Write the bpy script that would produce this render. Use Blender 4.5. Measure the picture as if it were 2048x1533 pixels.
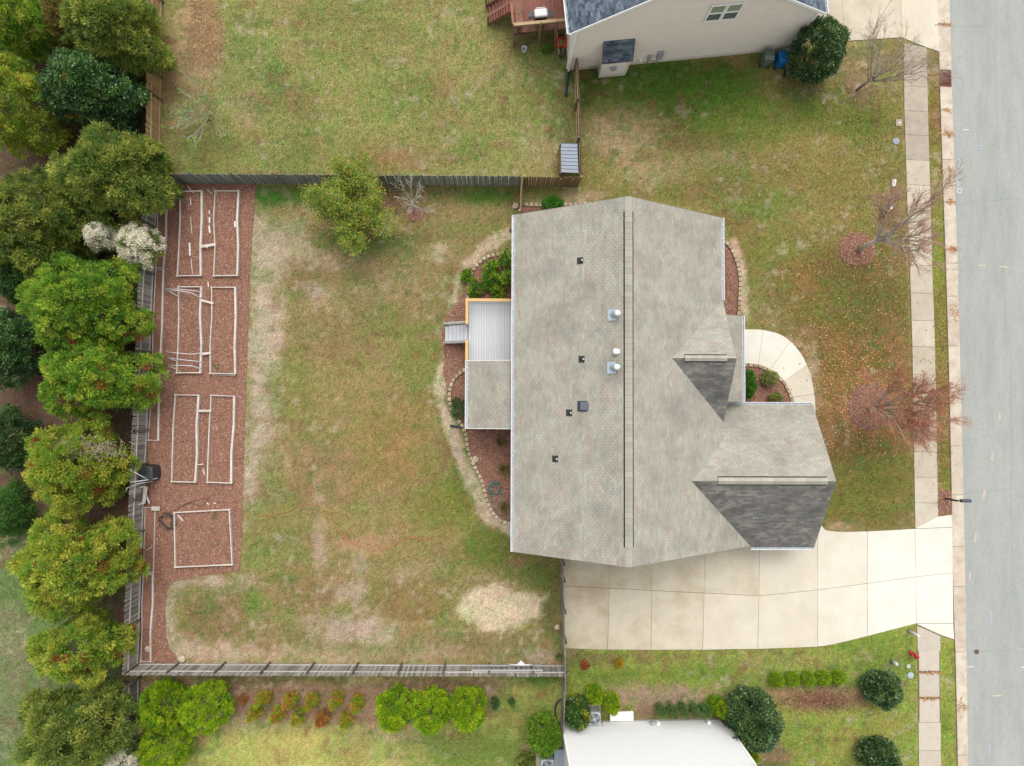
import bpy, bmesh, math, random
import numpy as np
from mathutils import Vector, Matrix
random.seed(7); rng = np.random.default_rng(7)
for o in list(bpy.data.objects): bpy.data.objects.remove(o, do_unlink=True)
SC = bpy.context.scene; COL = SC.collection

# ------------------------------------------------------------------ camera, sky, sun, exposure
CAM_H = 43.0; FPX = 1365.0; CX, CY = 1024.0, 766.5
ROT = np.array([[0.99988654, -0.00434849, -0.01442211], [0.00393094, 0.99957588, -0.02885492], [0.01454147, 0.02879495, 0.99947956]])
cd = bpy.data.cameras.new('camera'); cam = bpy.data.objects.new('camera', cd); COL.objects.link(cam)
cd.sensor_width = 36; cd.lens = FPX / 2048 * 36; cd.clip_end = 2000; cd.clip_start = .5
m4 = Matrix(ROT.tolist()).to_4x4(); m4.translation = (0, 0, CAM_H); cam.matrix_world = m4
SC.camera = cam
SUN_EL, SUN_AZ = math.radians(60), math.radians(6)
w = bpy.data.worlds.new('World'); SC.world = w; w.use_nodes = True
nt = w.node_tree; bg = nt.nodes['Background']
sk = nt.nodes.new('ShaderNodeTexSky'); sk.sky_type = 'NISHITA'; sk.sun_disc = False
sk.sun_elevation = SUN_EL; sk.sun_rotation = SUN_AZ; sk.air_density = 1.0; sk.dust_density = 3.0; sk.ozone_density = 1.0
hs = nt.nodes.new('ShaderNodeHueSaturation'); hs.inputs['Saturation'].default_value = .13
nt.links.new(sk.outputs[0], hs.inputs['Color']); nt.links.new(hs.outputs[0], bg.inputs[0]); bg.inputs[1].default_value = .15
sl = bpy.data.lights.new('sun', 'SUN'); sl.energy = .75; sl.angle = math.radians(50); sl.color = (1, .965, .91)
so = bpy.data.objects.new('sun', sl); COL.objects.link(so)
so.rotation_euler = (-(math.pi / 2 - SUN_EL), 0, -SUN_AZ); so.location = (0, 30, 60)
SC.view_settings.view_transform = 'Standard'; SC.view_settings.look = 'None'; SC.view_settings.gamma = 1
SC.view_settings.use_curve_mapping = False
SC.view_settings.exposure = 1.06
SC.render.engine = 'CYCLES'; SC.cycles.max_bounces = 5; SC.cycles.diffuse_bounces = 3; SC.cycles.glossy_bounces = 2; SC.cycles.transmission_bounces = 3; SC.cycles.transparent_max_bounces = 4; SC.render.resolution_x = 1024; SC.render.resolution_y = 766

# ------------------------------------------------------------------ helpers
def P(u, v, z=0.0):
    """point of the place at height z, measured off the survey picture (u,v in its pixels)"""
    d = ROT @ np.array([(u - CX) / FPX, -(v - CY) / FPX, -1.0]); t = (z - CAM_H) / d[2]
    return Vector((d[0] * t, d[1] * t, z))
def P2(l, z=0.0): return [P(a, b, z) for a, b in l]
MPP = .0315
def lin(c): c = c / 255.; return c / 12.92 if c <= .04045 else ((c + .055) / 1.055) ** 2.4
def C(r, g, b, k=1.0): return tuple(min(.9, lin(x) / 1.8 * k) for x in (r, g, b))
def tag(o, label=None, cat=None, group=None, kind=None):
    if label: o['label'] = label
    if cat: o['category'] = cat
    if group: o['group'] = group
    if kind: o['kind'] = kind
    return o
def thing(name, label, cat, loc=(0, 0, 0), group=None):
    o = bpy.data.objects.new(name, None); COL.objects.link(o); o.location = loc; o.empty_display_size = .2
    return tag(o, label, cat, group)
def wloc(o):
    v = Vector((0, 0, 0))
    while o is not None: v += Vector(o.location); o = o.parent
    return v
def link(name, me, m, parent=None, loc=(0, 0, 0)):
    o = bpy.data.objects.new(name, me); COL.objects.link(o)
    if m and not me.materials: me.materials.append(m)
    o.location = loc
    if parent: o.parent = parent
    return o
class MB:
    def __init__(s): s.v = []; s.f = []; s.c = []; s.col = None
    def add(s, vs, fs):
        n = len(s.v); s.v += [tuple(x) for x in vs]; s.f += [tuple(i + n for i in f) for f in fs]
        if s.col is not None: s.c += [s.col] * len(vs)
        return s
    def box(s, c, size, rz=0., ry=0., rx=0.):
        hx, hy, hz = size[0] / 2, size[1] / 2, size[2] / 2
        R = Matrix.Rotation(rz, 3, 'Z') @ Matrix.Rotation(ry, 3, 'Y') @ Matrix.Rotation(rx, 3, 'X')
        vs = [Vector(c) + R @ Vector((a * hx, b * hy, d * hz)) for d in (-1, 1) for a, b in ((-1, -1), (1, -1), (1, 1), (-1, 1))]
        return s.add(vs, [(3, 2, 1, 0), (4, 5, 6, 7), (0, 1, 5, 4), (1, 2, 6, 5), (2, 3, 7, 6), (3, 0, 4, 7)])
    def bar(s, a, b, wd, ht):                                   # beam from a to b, wd across, ht high
        a, b = Vector(a), Vector(b); d = (b - a); L = d.length
        if L < 1e-6: return s
        d.normalize(); up = Vector((0, 0, 1)) if abs(d.z) < .95 else Vector((1, 0, 0))
        sd = d.cross(up).normalized(); up = sd.cross(d)
        vs = [q + sd * (wd / 2 * i) + up * (ht / 2 * j) for q in (a, b) for i, j in ((-1, -1), (1, -1), (1, 1), (-1, 1))]
        return s.add(vs, [(0, 1, 2, 3), (7, 6, 5, 4), (0, 4, 5, 1), (1, 5, 6, 2), (2, 6, 7, 3), (3, 7, 4, 0)])
    def prism(s, poly, z0, z1, inset=0.):                        # upright prism over a polygon
        n = len(poly); vs = [(p[0], p[1], z0) for p in poly] + [(p[0], p[1], z1) for p in poly]
        return s.add(vs, [tuple(range(n, 2 * n)), tuple(range(n - 1, -1, -1))] + [(i, (i + 1) % n, n + (i + 1) % n, n + i) for i in range(n)])
    def slab(s, quad, t):                                        # polygon in space thickened downward along its normal
        q = [Vector(p) for p in quad]; n = (q[1] - q[0]).cross(q[2] - q[0]).normalized()
        if n.z < 0: n = -n
        k = len(q); vs = q + [p - n * t for p in q]
        return s.add(vs, [tuple(range(k)), tuple(range(2 * k - 1, k - 1, -1))] + [(i, (i + 1) % k, k + (i + 1) % k, k + i) for i in range(k)])
    def tube(s, pts, rad, n=6, cap=True):
        pts = [Vector(p) for p in pts]
        if not hasattr(rad, '__len__'): rad = [rad] * len(pts)
        k0 = len(s.v); fs = []; vs = []; ref = None
        for i, p in enumerate(pts):
            d = (pts[min(i + 1, len(pts) - 1)] - pts[max(i - 1, 0)])
            if d.length < 1e-9: d = Vector((0, 0, 1))
            d.normalize()
            if ref is None: ref = d.orthogonal().normalized()
            ref = (ref - d * ref.dot(d))
            ref = ref.normalized() if ref.length > 1e-5 else d.orthogonal().normalized()
            bn = d.cross(ref)
            for j in range(n):
                a = 2 * math.pi * j / n; vs.append(p + (ref * math.cos(a) + bn * math.sin(a)) * rad[i])
        for i in range(len(pts) - 1):
            for j in range(n): fs.append((i * n + j, i * n + (j + 1) % n, (i + 1) * n + (j + 1) % n, (i + 1) * n + j))
        if cap: fs += [tuple(range(n - 1, -1, -1)), tuple(range((len(pts) - 1) * n, len(pts) * n))]
        return s.add(vs, fs)
    def lathe(s, c, prof, n=16, sq=0.):                          # profile [(r,z)] round the vertical at c
        vs = []; c = Vector(c)
        for r, z in prof:
            for j in range(n):
                a = 2 * math.pi * j / n; x, y = math.cos(a), math.sin(a)
                if sq: k = (abs(x) ** sq + abs(y) ** sq) ** (-1 / sq); x *= k; y *= k
                vs.append(c + Vector((x * r, y * r, z)))
        m = len(prof); fs = [(i * n + j, i * n + (j + 1) % n, (i + 1) * n + (j + 1) % n, (i + 1) * n + j) for i in range(m - 1) for j in range(n)]
        return s.add(vs, fs + [tuple(range(n - 1, -1, -1)), tuple(range((m - 1) * n, m * n))])
    def build(s, name, m, parent=None, smooth=False, bevel=0.):
        off = wloc(parent) if parent else Vector((0, 0, 0))
        me = bpy.data.meshes.new(name); me.from_pydata([tuple(Vector(v) - off) for v in s.v], [], s.f)
        if s.c:
            a = me.color_attributes.new('Col', 'FLOAT_COLOR', 'POINT')
            a.data.foreach_set('color', np.array([(c[0], c[1], c[2], 1.) for c in s.c], 'f').ravel())
        if smooth: me.shade_smooth()
        me.update(); o = link(name, me, m, parent)
        if bevel:
            b = o.modifiers.new('bevel', 'BEVEL'); b.width = bevel; b.segments = 2; b.limit_method = 'ANGLE'
        return o
def mesh_np(name, V, F, colr, m, parent=None, smooth=False):
    off = wloc(parent) if parent else Vector((0, 0, 0))
    V = np.asarray(V, 'f') - np.array(off, 'f'); F = np.asarray(F, np.int32); k = F.shape[1]
    me = bpy.data.meshes.new(name); me.vertices.add(len(V)); me.vertices.foreach_set('co', V.ravel())
    me.loops.add(F.size); me.loops.foreach_set('vertex_index', F.ravel())
    me.polygons.add(len(F)); me.polygons.foreach_set('loop_start', np.arange(0, F.size, k, dtype=np.int32))
    me.polygons.foreach_set('loop_total', np.full(len(F), k, np.int32))
    if smooth: me.polygons.foreach_set('use_smooth', np.ones(len(F), bool))
    me.update(calc_edges=True)
    if colr is not None:
        a = me.color_attributes.new('Col', 'FLOAT_COLOR', 'POINT')
        c4 = np.ones((len(V), 4), 'f'); c4[:, :3] = colr; a.data.foreach_set('color', c4.ravel())
    return link(name, me, m, parent)

# ------------------------------------------------------------------ materials (all procedural)
MATS = {}
def mat(name, col=None, rough=.85, var=.12, scale=6., fine=.0, fscale=60., bump=.0, bscale=40., rnd=0., spec=.3, metal=0., trans=0., stretch=None, tint=None, tscale=1., tamt=.5, objc=False):
    """base colour (or the mesh's own colour attribute) with two octaves of grain, wear tint, relief and per-piece variation"""
    if name in MATS: return MATS[name]
    m = bpy.data.materials.new(name); m.use_nodes = True; MATS[name] = m
    N = m.node_tree.nodes; L = m.node_tree.links; b = N['Principled BSDF']
    b.inputs['Roughness'].default_value = rough; b.inputs['Specular IOR Level'].default_value = spec; b.inputs['Metallic'].default_value = metal
    if objc: g = N.new('ShaderNodeTexCoord'); pos = g.outputs['Object']
    else: g = N.new('ShaderNodeNewGeometry'); pos = g.outputs['Position']
    if stretch:
        mp = N.new('ShaderNodeMapping'); mp.inputs['Scale'].default_value = stretch; L.new(pos, mp.inputs[0]); pos = mp.outputs[0]
    if col is None:
        a = N.new('ShaderNodeAttribute'); a.attribute_name = 'Col'; cur = a.outputs['Color']
    else:
        a = N.new('ShaderNodeRGB'); a.outputs[0].default_value = (*col, 1); cur = a.outputs[0]
    def noise(sc, det=3., rg=.6):
        n = N.new('ShaderNodeTexNoise'); n.inputs['Scale'].default_value = sc; n.inputs['Detail'].default_value = det; n.inputs['Roughness'].default_value = rg
        L.new(pos, n.inputs['Vector']); return n.outputs['Fac']
    def ramp(fac, lo, hi, a0=.3, a1=.7):
        r = N.new('ShaderNodeMapRange'); r.inputs[1].default_value = a0; r.inputs[2].default_value = a1; r.inputs[3].default_value = lo; r.inputs[4].default_value = hi
        L.new(fac, r.inputs[0]); return r.outputs[0]
    def mixc(typ, f, c1, c2):
        x = N.new('ShaderNodeMix'); x.data_type = 'RGBA'; x.blend_type = typ; x.clamp_factor = True
        if isinstance(f, float): x.inputs[0].default_value = f
        else: L.new(f, x.inputs[0])
        L.new(c1, x.inputs[6])
        if isinstance(c2, tuple): x.inputs[7].default_value = (*c2, 1)
        else: L.new(c2, x.inputs[7])
        return x.outputs[2]
    if tint: cur = mixc('MIX', ramp(noise(tscale, 5., .65), 0., tamt, .42, .68), cur, tint)
    fac = None
    if var:
        fac = ramp(noise(scale), 1 - var, 1 + var)
    if fine:
        f2 = ramp(noise(fscale, 2.), 1 - fine, 1 + fine)
        if fac is None: fac = f2
        else:
            mm = N.new('ShaderNodeMath'); mm.operation = 'MULTIPLY'; L.new(fac, mm.inputs[0]); L.new(f2, mm.inputs[1]); fac = mm.outputs[0]
    if rnd:
        oi = N.new('ShaderNodeObjectInfo'); f3 = ramp(oi.outputs['Random'], 1 - rnd, 1 + rnd, 0., 1.)
        if fac is None: fac = f3
        else:
            mm = N.new('ShaderNodeMath'); mm.operation = 'MULTIPLY'; L.new(fac, mm.inputs[0]); L.new(f3, mm.inputs[1]); fac = mm.outputs[0]
    if fac is not None:
        cb = N.new('ShaderNodeCombineColor')
        for i in range(3): L.new(fac, cb.inputs[i])
        cur = mixc('MULTIPLY', 1., cur, cb.outputs[0])
    L.new(cur, b.inputs['Base Color'])
    if bump:
        bp = N.new('ShaderNodeBump'); bp.inputs['Strength'].default_value = bump; bp.inputs['Distance'].default_value = .05
        L.new(noise(bscale, 4.), bp.inputs['Height']); L.new(bp.outputs[0], b.inputs['Normal'])
    if trans:
        t = N.new('ShaderNodeBsdfTranslucent'); L.new(cur, t.inputs[0]); ms = N.new('ShaderNodeMixShader'); ms.inputs[0].default_value = trans
        L.new(b.outputs[0], ms.inputs[1]); L.new(t.outputs[0], ms.inputs[2]); L.new(ms.outputs[0], N['Material Output'].inputs[0])
    return m

# ------------------------------------------------------------------ noise for the ground
def vnoise(x, y, s, seed):
    r = np.random.default_rng(seed); T = r.random((256, 256)); X = x / s + 500; Y = y / s + 500
    i = np.floor(X).astype(int); j = np.floor(Y).astype(int); fx = X - i; fy = Y - j
    fx = fx * fx * (3 - 2 * fx); fy = fy * fy * (3 - 2 * fy); g = lambda a, b: T[a % 256, b % 256]
    return (g(i, j) * (1 - fx) + g(i + 1, j) * fx) * (1 - fy) + (g(i, j + 1) * (1 - fx) + g(i + 1, j + 1) * fx) * fy
def fbm(x, y, s, seed, o=4):
    t = 0; a = 1; k = 0
    for i in range(o): t = t + a * vnoise(x, y, s / 2 ** i, seed + i * 13); k += a; a *= .55
    return t / k
def sstep(a, b, x): t = np.clip((x - a) / (b - a), 0, 1); return t * t * (3 - 2 * t)
def inpoly(x, y, poly):
    r = np.zeros(x.shape, bool); n = len(poly)
    for i in range(n):
        x0, y0 = poly[i][0], poly[i][1]; x1, y1 = poly[(i + 1) % n][0], poly[(i + 1) % n][1]
        if y0 == y1: continue
        r ^= ((y0 > y) != (y1 > y)) & (x < (x1 - x0) * (y - y0) / (y1 - y0) + x0)
    return r
# ------------------------------------------------------------------ ground colour map (grass, straw, bare soil, some painted shade)
def sdist(x, y, poly):
    d = np.full(x.shape, 1e9)
    n = len(poly)
    for i in range(n):
        ax, ay = poly[i][0], poly[i][1]; bx, by = poly[(i + 1) % n][0], poly[(i + 1) % n][1]
        ex, ey = bx - ax, by - ay; t = np.clip(((x - ax) * ex + (y - ay) * ey) / (ex * ex + ey * ey + 1e-9), 0, 1)
        d = np.minimum(d, np.hypot(x - ax - t * ex, y - ay - t * ey))
    return np.where(inpoly(x, y, poly), -d, d)
def strokedist(x, y, pl):
    d = np.full(x.shape, 1e9)
    for (ax, ay, _), (bx, by, _) in zip(pl[:-1], pl[1:]):
        ex, ey = bx - ax, by - ay; t = np.clip(((x - ax) * ex + (y - ay) * ey) / (ex * ex + ey * ey + 1e-9), 0, 1)
        d = np.minimum(d, np.hypot(x - ax - t * ex, y - ay - t * ey))
    return d
LAY = []      # colour, kind, points, strength, softness (m), raggedness (m)
def reg(c, pts, s=1., soft=.5, rag=.6): LAY.append((c, 'p', P2(pts), s, soft, rag))
def ell(c, u, v, ru, rv, s=.8, soft=.5, rag=.5): LAY.append((c, 'e', (P(u, v), ru * MPP, rv * MPP), s, soft, rag))
def strk(c, pts, r, s=.9, soft=.2, rag=.35): LAY.append((c, 's', (P2(pts), r), s, soft, rag))
# woodland floor and rough grass behind the rear fence
reg((116, 92, 72), [(-900, -600), (320, -600), (318, 366), (280, 1330), (230, 1380), (150, 1100), (40, 1075), (-900, 1080)], 1., .8, 1.)
reg((128, 143, 90), [(-900, 1080), (60, 1075), (170, 1130), (240, 1350), (270, 1600), (-900, 2200)], 1., 1.2, 1.2)
ell((110, 140, 70), 60, 1200, 70, 60, .6); ell((165, 150, 115), 20, 1300, 50, 90, .5); ell((150, 135, 100), 60, 1440, 50, 60, .5); ell((150, 115, 90), 80, 85, 35, 25, .7); ell((135, 105, 82), 90, 950, 60, 60, .5)
# upper neighbour's yard
reg((160, 154, 91), [(320, -600), (1150, -600), (1155, 350), (318, 366)], 1., .3, .2)
ell((180, 150, 108), 365, 110, 50, 140, .75, 1., 1.); ell((208, 172, 132), 410, 85, 36, 58, 1., .25, .25); ell((198, 165, 118), 408, 12, 28, 18, .9)
for a in [((112, 142, 68), 545, 150, 22, 50, .75), ((120, 145, 75), 480, 120, 45, 90, .45), ((175, 150, 110), 500, 215, 30, 40, .6), ((150, 122, 78), 585, 195, 40, 25, .55), ((135, 142, 72), 400, 310, 70, 45, .6),
          ((165, 128, 84), 760, 318, 60, 26, .75), ((172, 145, 98), 900, 322, 60, 26, .5), ((128, 145, 70), 945, 290, 40, 40, .5), ((120, 142, 66), 830, 190, 40, 40, .45), ((148, 118, 76), 880, 170, 30, 25, .5), ((165, 138, 92), 880, 240, 40, 20, .5),
          ((178, 165, 105), 950, 110, 120, 70, .5), ((100, 126, 56), 1085, 130, 55, 45, .6), ((106, 122, 60), 1128, 230, 18, 110, .6), ((135, 140, 75), 680, 60, 90, 60, .5), ((182, 165, 115), 1080, 300, 50, 40, .4), ((120, 140, 66), 595, 310, 30, 40, .5), ((150, 128, 82), 620, 250, 20, 50, .4)]: ell(*a)  # tall narrow green strip by the divider fence is shading painted into the ground
# side lawn between the houses
reg((156, 143, 82), [(1157, 120), (1810, -600), (1815, 480), (1480, 520), (1430, 430), (1160, 395)], 1., .3, .2)
for a in [((92, 124, 44), 1350, 180, 215, 66, .95), ((96, 132, 44), 1440, 175, 70, 40, .7), ((118, 138, 55), 1540, 240, 230, 45, .6), ((185, 163, 116), 1240, 272, 80, 55, .95), ((190, 170, 122), 1290, 345, 80, 24, .6), ((188, 165, 116), 1420, 325, 90, 22, .5),
          ((128, 112, 68), 1375, 283, 55, 12, .7), ((120, 145, 60), 1440, 345, 60, 25, .5), ((118, 142, 62), 1510, 405, 70, 40, .55), ((150, 125, 78), 1430, 380, 70, 20, .5), ((128, 140, 58), 1700, 230, 80, 60, .5), ((170, 155, 90), 1640, 300, 90, 40, .5), ((190, 165, 128), 1170, 390, 24, 10, .8),
          ((150, 140, 72), 1720, 350, 80, 50, .5), ((160, 130, 100), 1720, 175, 34, 36, .8), ((172, 150, 105), 1690, 130, 50, 30, .5), ((95, 115, 50), 1180, 160, 18, 40, .7), ((150, 115, 82), 1590, 165, 40, 8, .7)]: ell(*a)
# front lawn
reg((146, 126, 72), [(1440, 430), (1600, 500), (1816, 450), (1832, 1064), (1640, 1064), (1580, 640)], 1., 1.2, .8)
for a in [((132, 142, 66), 1560, 500, 70, 50, .6), ((136, 140, 68), 1660, 590, 60, 50, .5), ((152, 116, 68), 1600, 560, 50, 40, .5), ((155, 116, 70), 1660, 730, 110, 70, .7), ((122, 128, 60), 1720, 640, 60, 40, .4), ((160, 118, 72), 1650, 850, 50, 60, .6),
          ((138, 135, 66), 1730, 970, 90, 70, .8), ((120, 95, 52), 1680, 870, 40, 30, .5), ((215, 180, 150), 1600, 690, 18, 12, .9), ((210, 176, 146), 1622, 745, 14, 45, .9), ((210, 170, 145), 1672, 1050, 16, 5, .9), ((196, 132, 92), 1738, 815, 52, 54, .8), ((150, 108, 64), 1790, 760, 40, 120, .4), ((195, 150, 110), 1655, 870, 10, 40, .5)]: ell(*a)
reg((150, 142, 72), [(1850, 60), (1886, 60), (1905, 1040), (1872, 1040)], 1., .1, .1)
for a in [((150, 112, 74), 1872, 200, 9, 60, .8), ((152, 165, 66), 1874, 520, 10, 50, .8), ((150, 110, 76), 1880, 830, 14, 70, .8), ((140, 128, 70), 1874, 640, 10, 50, .5)]: ell(*a)
# lower neighbour's front lawn and planting
reg((158, 166, 78), [(1127, 1290), (1700, 1280), (1840, 1200), (1915, 1260), (1915, 2200), (1127, 2200)], 1., .3, .2)
for a in [((126, 148, 56), 1400, 1350, 260, 15, .8), ((128, 150, 58), 1740, 1300, 70, 30, .7), ((178, 150, 122), 1330, 1396, 105, 26, .95), ((165, 130, 105), 1330, 1425, 110, 16, .9), ((150, 118, 98), 1660, 1392, 95, 20, .9), ((190, 148, 112), 1640, 1402, 80, 18, .8), ((178, 170, 88), 1690, 1470, 100, 60, .6),
          ((130, 152, 60), 1600, 1480, 60, 50, .5), ((150, 120, 92), 1545, 1510, 30, 30, .9), ((135, 104, 78), 1260, 1316, 90, 9, .7), ((128, 100, 74), 1150, 1312, 30, 14, .7), ((120, 140, 55), 1880, 1440, 12, 60, .8), ((168, 178, 72), 1885, 1330, 14, 60, .7), ((190, 175, 110), 1560, 1345, 60, 12, .4), ((185, 165, 110), 1600, 1318, 80, 9, .5)]: ell(*a)
# lower neighbour's back yard
reg((190, 182, 104), [(275, 1350), (1127, 1350), (1127, 2200), (270, 2200)], 1., .3, .2)
reg((158, 124, 98), [(278, 1350), (1030, 1352), (1000, 1415), (960, 1440), (760, 1455), (600, 1448), (450, 1440), (400, 1500), (285, 1560)], .92, .5, .5)
for a in [((190, 165, 135), 480, 1450, 70, 14, .7), ((195, 170, 138), 780, 1470, 60, 12, .6), ((120, 142, 62), 930, 1500, 120, 45, .85), ((110, 136, 58), 1040, 1500, 60, 50, .6), ((146, 150, 74), 1050, 1420, 60, 50, .9), ((86, 122, 46), 1070, 1362, 62, 12, .85), ((204, 196, 108), 560, 1500, 160, 40, .7), ((122, 110, 66), 520, 1362, 200, 8, .6), ((110, 130, 60), 640, 1355, 60, 6, .7), ((190, 160, 130), 1050, 1500, 14, 12, .6), ((140, 130, 70), 700, 1500, 50, 40, .4)]: ell(*a)
# back yard
reg((160, 144, 90), [(500, 366), (1042, 371), (1030, 900), (1032, 1117), (1122, 1117), (1127, 1328), (335, 1328), (330, 1160), (485, 1140)], 1., .15, .15)
reg((198, 181, 150), [(505, 420), (540, 470), (552, 560), (556, 700), (545, 820), (540, 900), (518, 1012), (480, 1012), (490, 800), (498, 560)], .92, 1., 1.1)
for a in [((92, 140, 52), 565, 392, 66, 22, .95), ((86, 132, 46), 985, 392, 62, 18, .95), ((96, 122, 56), 720, 485, 90, 26, .75), ((120, 105, 72), 760, 395, 60, 30, .6), ((190, 165, 130), 650, 520, 70, 25, .6), ((196, 176, 148), 575, 490, 50, 50, .6), ((185, 160, 122), 640, 590, 40, 30, .6), ((136, 120, 76), 610, 560, 40, 40, .6),
          ((200, 182, 160), 640, 582, 16, 10, .7), ((128, 142, 66), 568, 592, 18, 16, .6), ((178, 156, 112), 760, 560, 60, 50, .5), ((205, 185, 150), 880, 505, 14, 10, .8), ((132, 146, 68), 780, 650, 60, 40, .4), ((130, 142, 64), 850, 740, 60, 80, .5), ((138, 148, 72), 580, 780, 50, 60, .5), ((160, 134, 82), 830, 830, 60, 40, .5), ((120, 130, 60), 900, 860, 26, 60, .5),
          ((116, 130, 54), 925, 950, 26, 60, .8), ((132, 140, 58), 900, 1020, 70, 50, .6), ((112, 128, 52), 990, 1090, 55, 45, .8), ((166, 136, 80), 790, 900, 80, 80, .5), ((150, 118, 84), 640, 950, 70, 70, .5), ((140, 145, 76), 540, 960, 26, 60, .6), ((145, 148, 80), 545, 1080, 60, 70, .6), ((188, 150, 108), 740, 1085, 45, 18, .8), ((200, 178, 150), 636, 1075, 6, 40, .7), ((198, 176, 150), 720, 1180, 12, 34, .8),
          ((196, 178, 152), 690, 1185, 22, 8, .7), ((195, 170, 138), 820, 1150, 30, 10, .6), ((150, 118, 80), 620, 1180, 60, 40, .5), ((150, 122, 74), 830, 1200, 90, 50, .5), ((118, 156, 62), 508, 1210, 20, 24, .95), ((152, 120, 86), 430, 1235, 60, 50, .7), ((205, 186, 158), 420, 1163, 62, 11, .85), ((202, 182, 152), 342, 1240, 12, 70, .85), ((140, 150, 84), 400, 1185, 50, 12, .6),
          ((202, 182, 152), 690, 1262, 60, 26, .9), ((208, 190, 156), 755, 1270, 38, 26, .9), ((170, 148, 126), 660, 1250, 60, 16, .6), ((200, 174, 134), 620, 1308, 280, 14, .8), ((200, 178, 146), 420, 1302, 70, 18, .8), ((190, 165, 125), 860, 1300, 120, 10, .6), ((130, 140, 68), 770, 1296, 90, 8, .5), ((142, 124, 82), 1000, 1288, 100, 26, .7), ((112, 108, 62), 1098, 1210, 20, 60, .7), ((108, 128, 56), 1070, 1150, 45, 26, .8), ((195, 172, 145), 1090, 1310, 26, 12, .7), ((175, 125, 85), 1092, 1285, 12, 10, .7), ((120, 75, 60), 762, 1263, 9, 9, .6)]: ell(*a)
reg((220, 199, 160), [(912, 1195), (935, 1180), (975, 1170), (1040, 1182), (1086, 1195), (1080, 1226), (1042, 1256), (1000, 1266), (940, 1250), (916, 1230)], 1., .35, .45)
strk((210, 187, 152), [(1012, 472), (965, 500), (932, 535), (912, 570), (906, 602)], .36)
strk((212, 190, 156), [(890, 735), (880, 770), (880, 800), (893, 842), (912, 880), (925, 925), (945, 972), (966, 1020), (995, 1044), (1026, 1062)], .40)
strk((212, 182, 148), [(1468, 486), (1484, 530), (1490, 572), (1486, 612), (1490, 640)], .26)
strk((205, 175, 140), [(1052, 402), (1100, 404), (1170, 396)], .22, .7)
def ground_color(x, y):
    n1 = fbm(x, y, 5., 3); n2 = fbm(x, y, 1.1, 9, 3); n3 = fbm(x, y, .32, 21, 2); n4 = vnoise(x, y, .12, 5); nr = (fbm(x, y, 1.0, 41, 3) - .5) * 2 + (fbm(x, y, .3, 61, 2) - .5)
    c = np.tile(np.array(C(152, 142, 84)), (len(x), 1)); lo = sand = np.zeros(len(x))
    for rgb, k, pts, s, soft, rag in LAY:
        if k == 'p':
            xs = [p[0] for p in pts]; ys = [p[1] for p in pts]
            box = (x > min(xs) - 3) & (x < max(xs) + 3) & (y > min(ys) - 3) & (y < max(ys) + 3)
            d = np.full(x.shape, 9.); d[box] = sdist(x[box], y[box], pts)
        elif k == 'e':
            (p, rx, ry) = pts; q = np.hypot((x - p[0]) / rx, (y - p[1]) / ry); d = (q - 1) * min(rx, ry); soft = max(soft, .55 * min(rx, ry)); rag = max(rag, .45 * min(rx, ry))
        else: d = strokedist(x, y, pts[0]) - pts[1]
        mk = (1 - sstep(-soft, soft, d + nr * rag)) * s
        c = c * (1 - mk[:, None]) + np.array(C(*rgb)) * mk[:, None]
    L = c.mean(1)
    # clumps: greener and browner tufts within whatever grows there
    bare = sstep(.40, .62, c[:, 2] / c[:, 0]); veg = 1 - .75 * bare                # soil and straw carry less green
    g = (sstep(.52, .72, n2) * .50 + sstep(.55, .78, n3) * .55) * veg; b = sstep(.50, .28, n2) * .6 + sstep(.46, .22, n3) * .6
    c = c * (1 + (np.array([-.22, .02, -.22]) * g[:, None]) + (np.array([.07, -.07, .06]) * b[:, None]))
    f2 = fbm(x, y, .42, 77, 2); st = sstep(.60, .82, f2) * sstep(.40, .62, fbm(x, y, 3., 78, 2)) * .55; c = c * (1 - st[:, None]) + np.array(C(198, 178, 146)) * st[:, None]
    gs = sstep(.62, .80, fbm(x, y, .5, 97, 2)) * sstep(.42, .62, fbm(x, y, 3.4, 98, 2)) * .6 * veg; c = c * (1 - gs[:, None]) + np.array(C(112, 136, 66)) * gs[:, None]
    br = sstep(.60, .82, fbm(x, y, .6, 107, 2)) * sstep(.45, .65, fbm(x, y, 2.6, 108, 2)) * .6 * veg; c = c * (1 - br[:, None]) + np.array(C(146, 108, 76)) * br[:, None]
    mow = fbm(x * .16, y, .55, 131, 2); c = c * (.81 + .38 * n4)[:, None] * (.92 + .16 * n1)[:, None] * (.90 + .20 * mow)[:, None]
    return np.clip(c * np.array([.97, 1.0, 1.06]), .01, .8)
xs = np.concatenate([[-600, -250, -100, -60, -45], np.arange(-36, 37.01, .13), [45, 60, 100, 250, 600]])
ys = np.concatenate([[-600, -250, -100, -50, -36], np.arange(-27, 30.01, .13), [40, 60, 100, 250, 600]])
GX, GY = np.meshgrid(xs, ys); gx, gy = GX.ravel(), GY.ravel()
gz = np.where((np.abs(gx) < 36) & (gy > -27) & (gy < 30), (fbm(gx, gy, .6, 31, 2) - .5) * .03 - .015, -.02)
nx, ny = len(xs), len(ys); idx = np.arange(nx * ny).reshape(ny, nx)
F = np.stack([idx[:-1, :-1], idx[:-1, 1:], idx[1:, 1:], idx[1:, :-1]], -1).reshape(-1, 4)
M_ground = mat('ground_mat', None, .95, .08, 3., .42, 15., .5, 30., spec=.1)
GC = ground_color(gx, gy)
tag(mesh_np('ground', np.stack([gx, gy, gz], 1), F, GC, M_ground, smooth=True), kind='structure')

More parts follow.
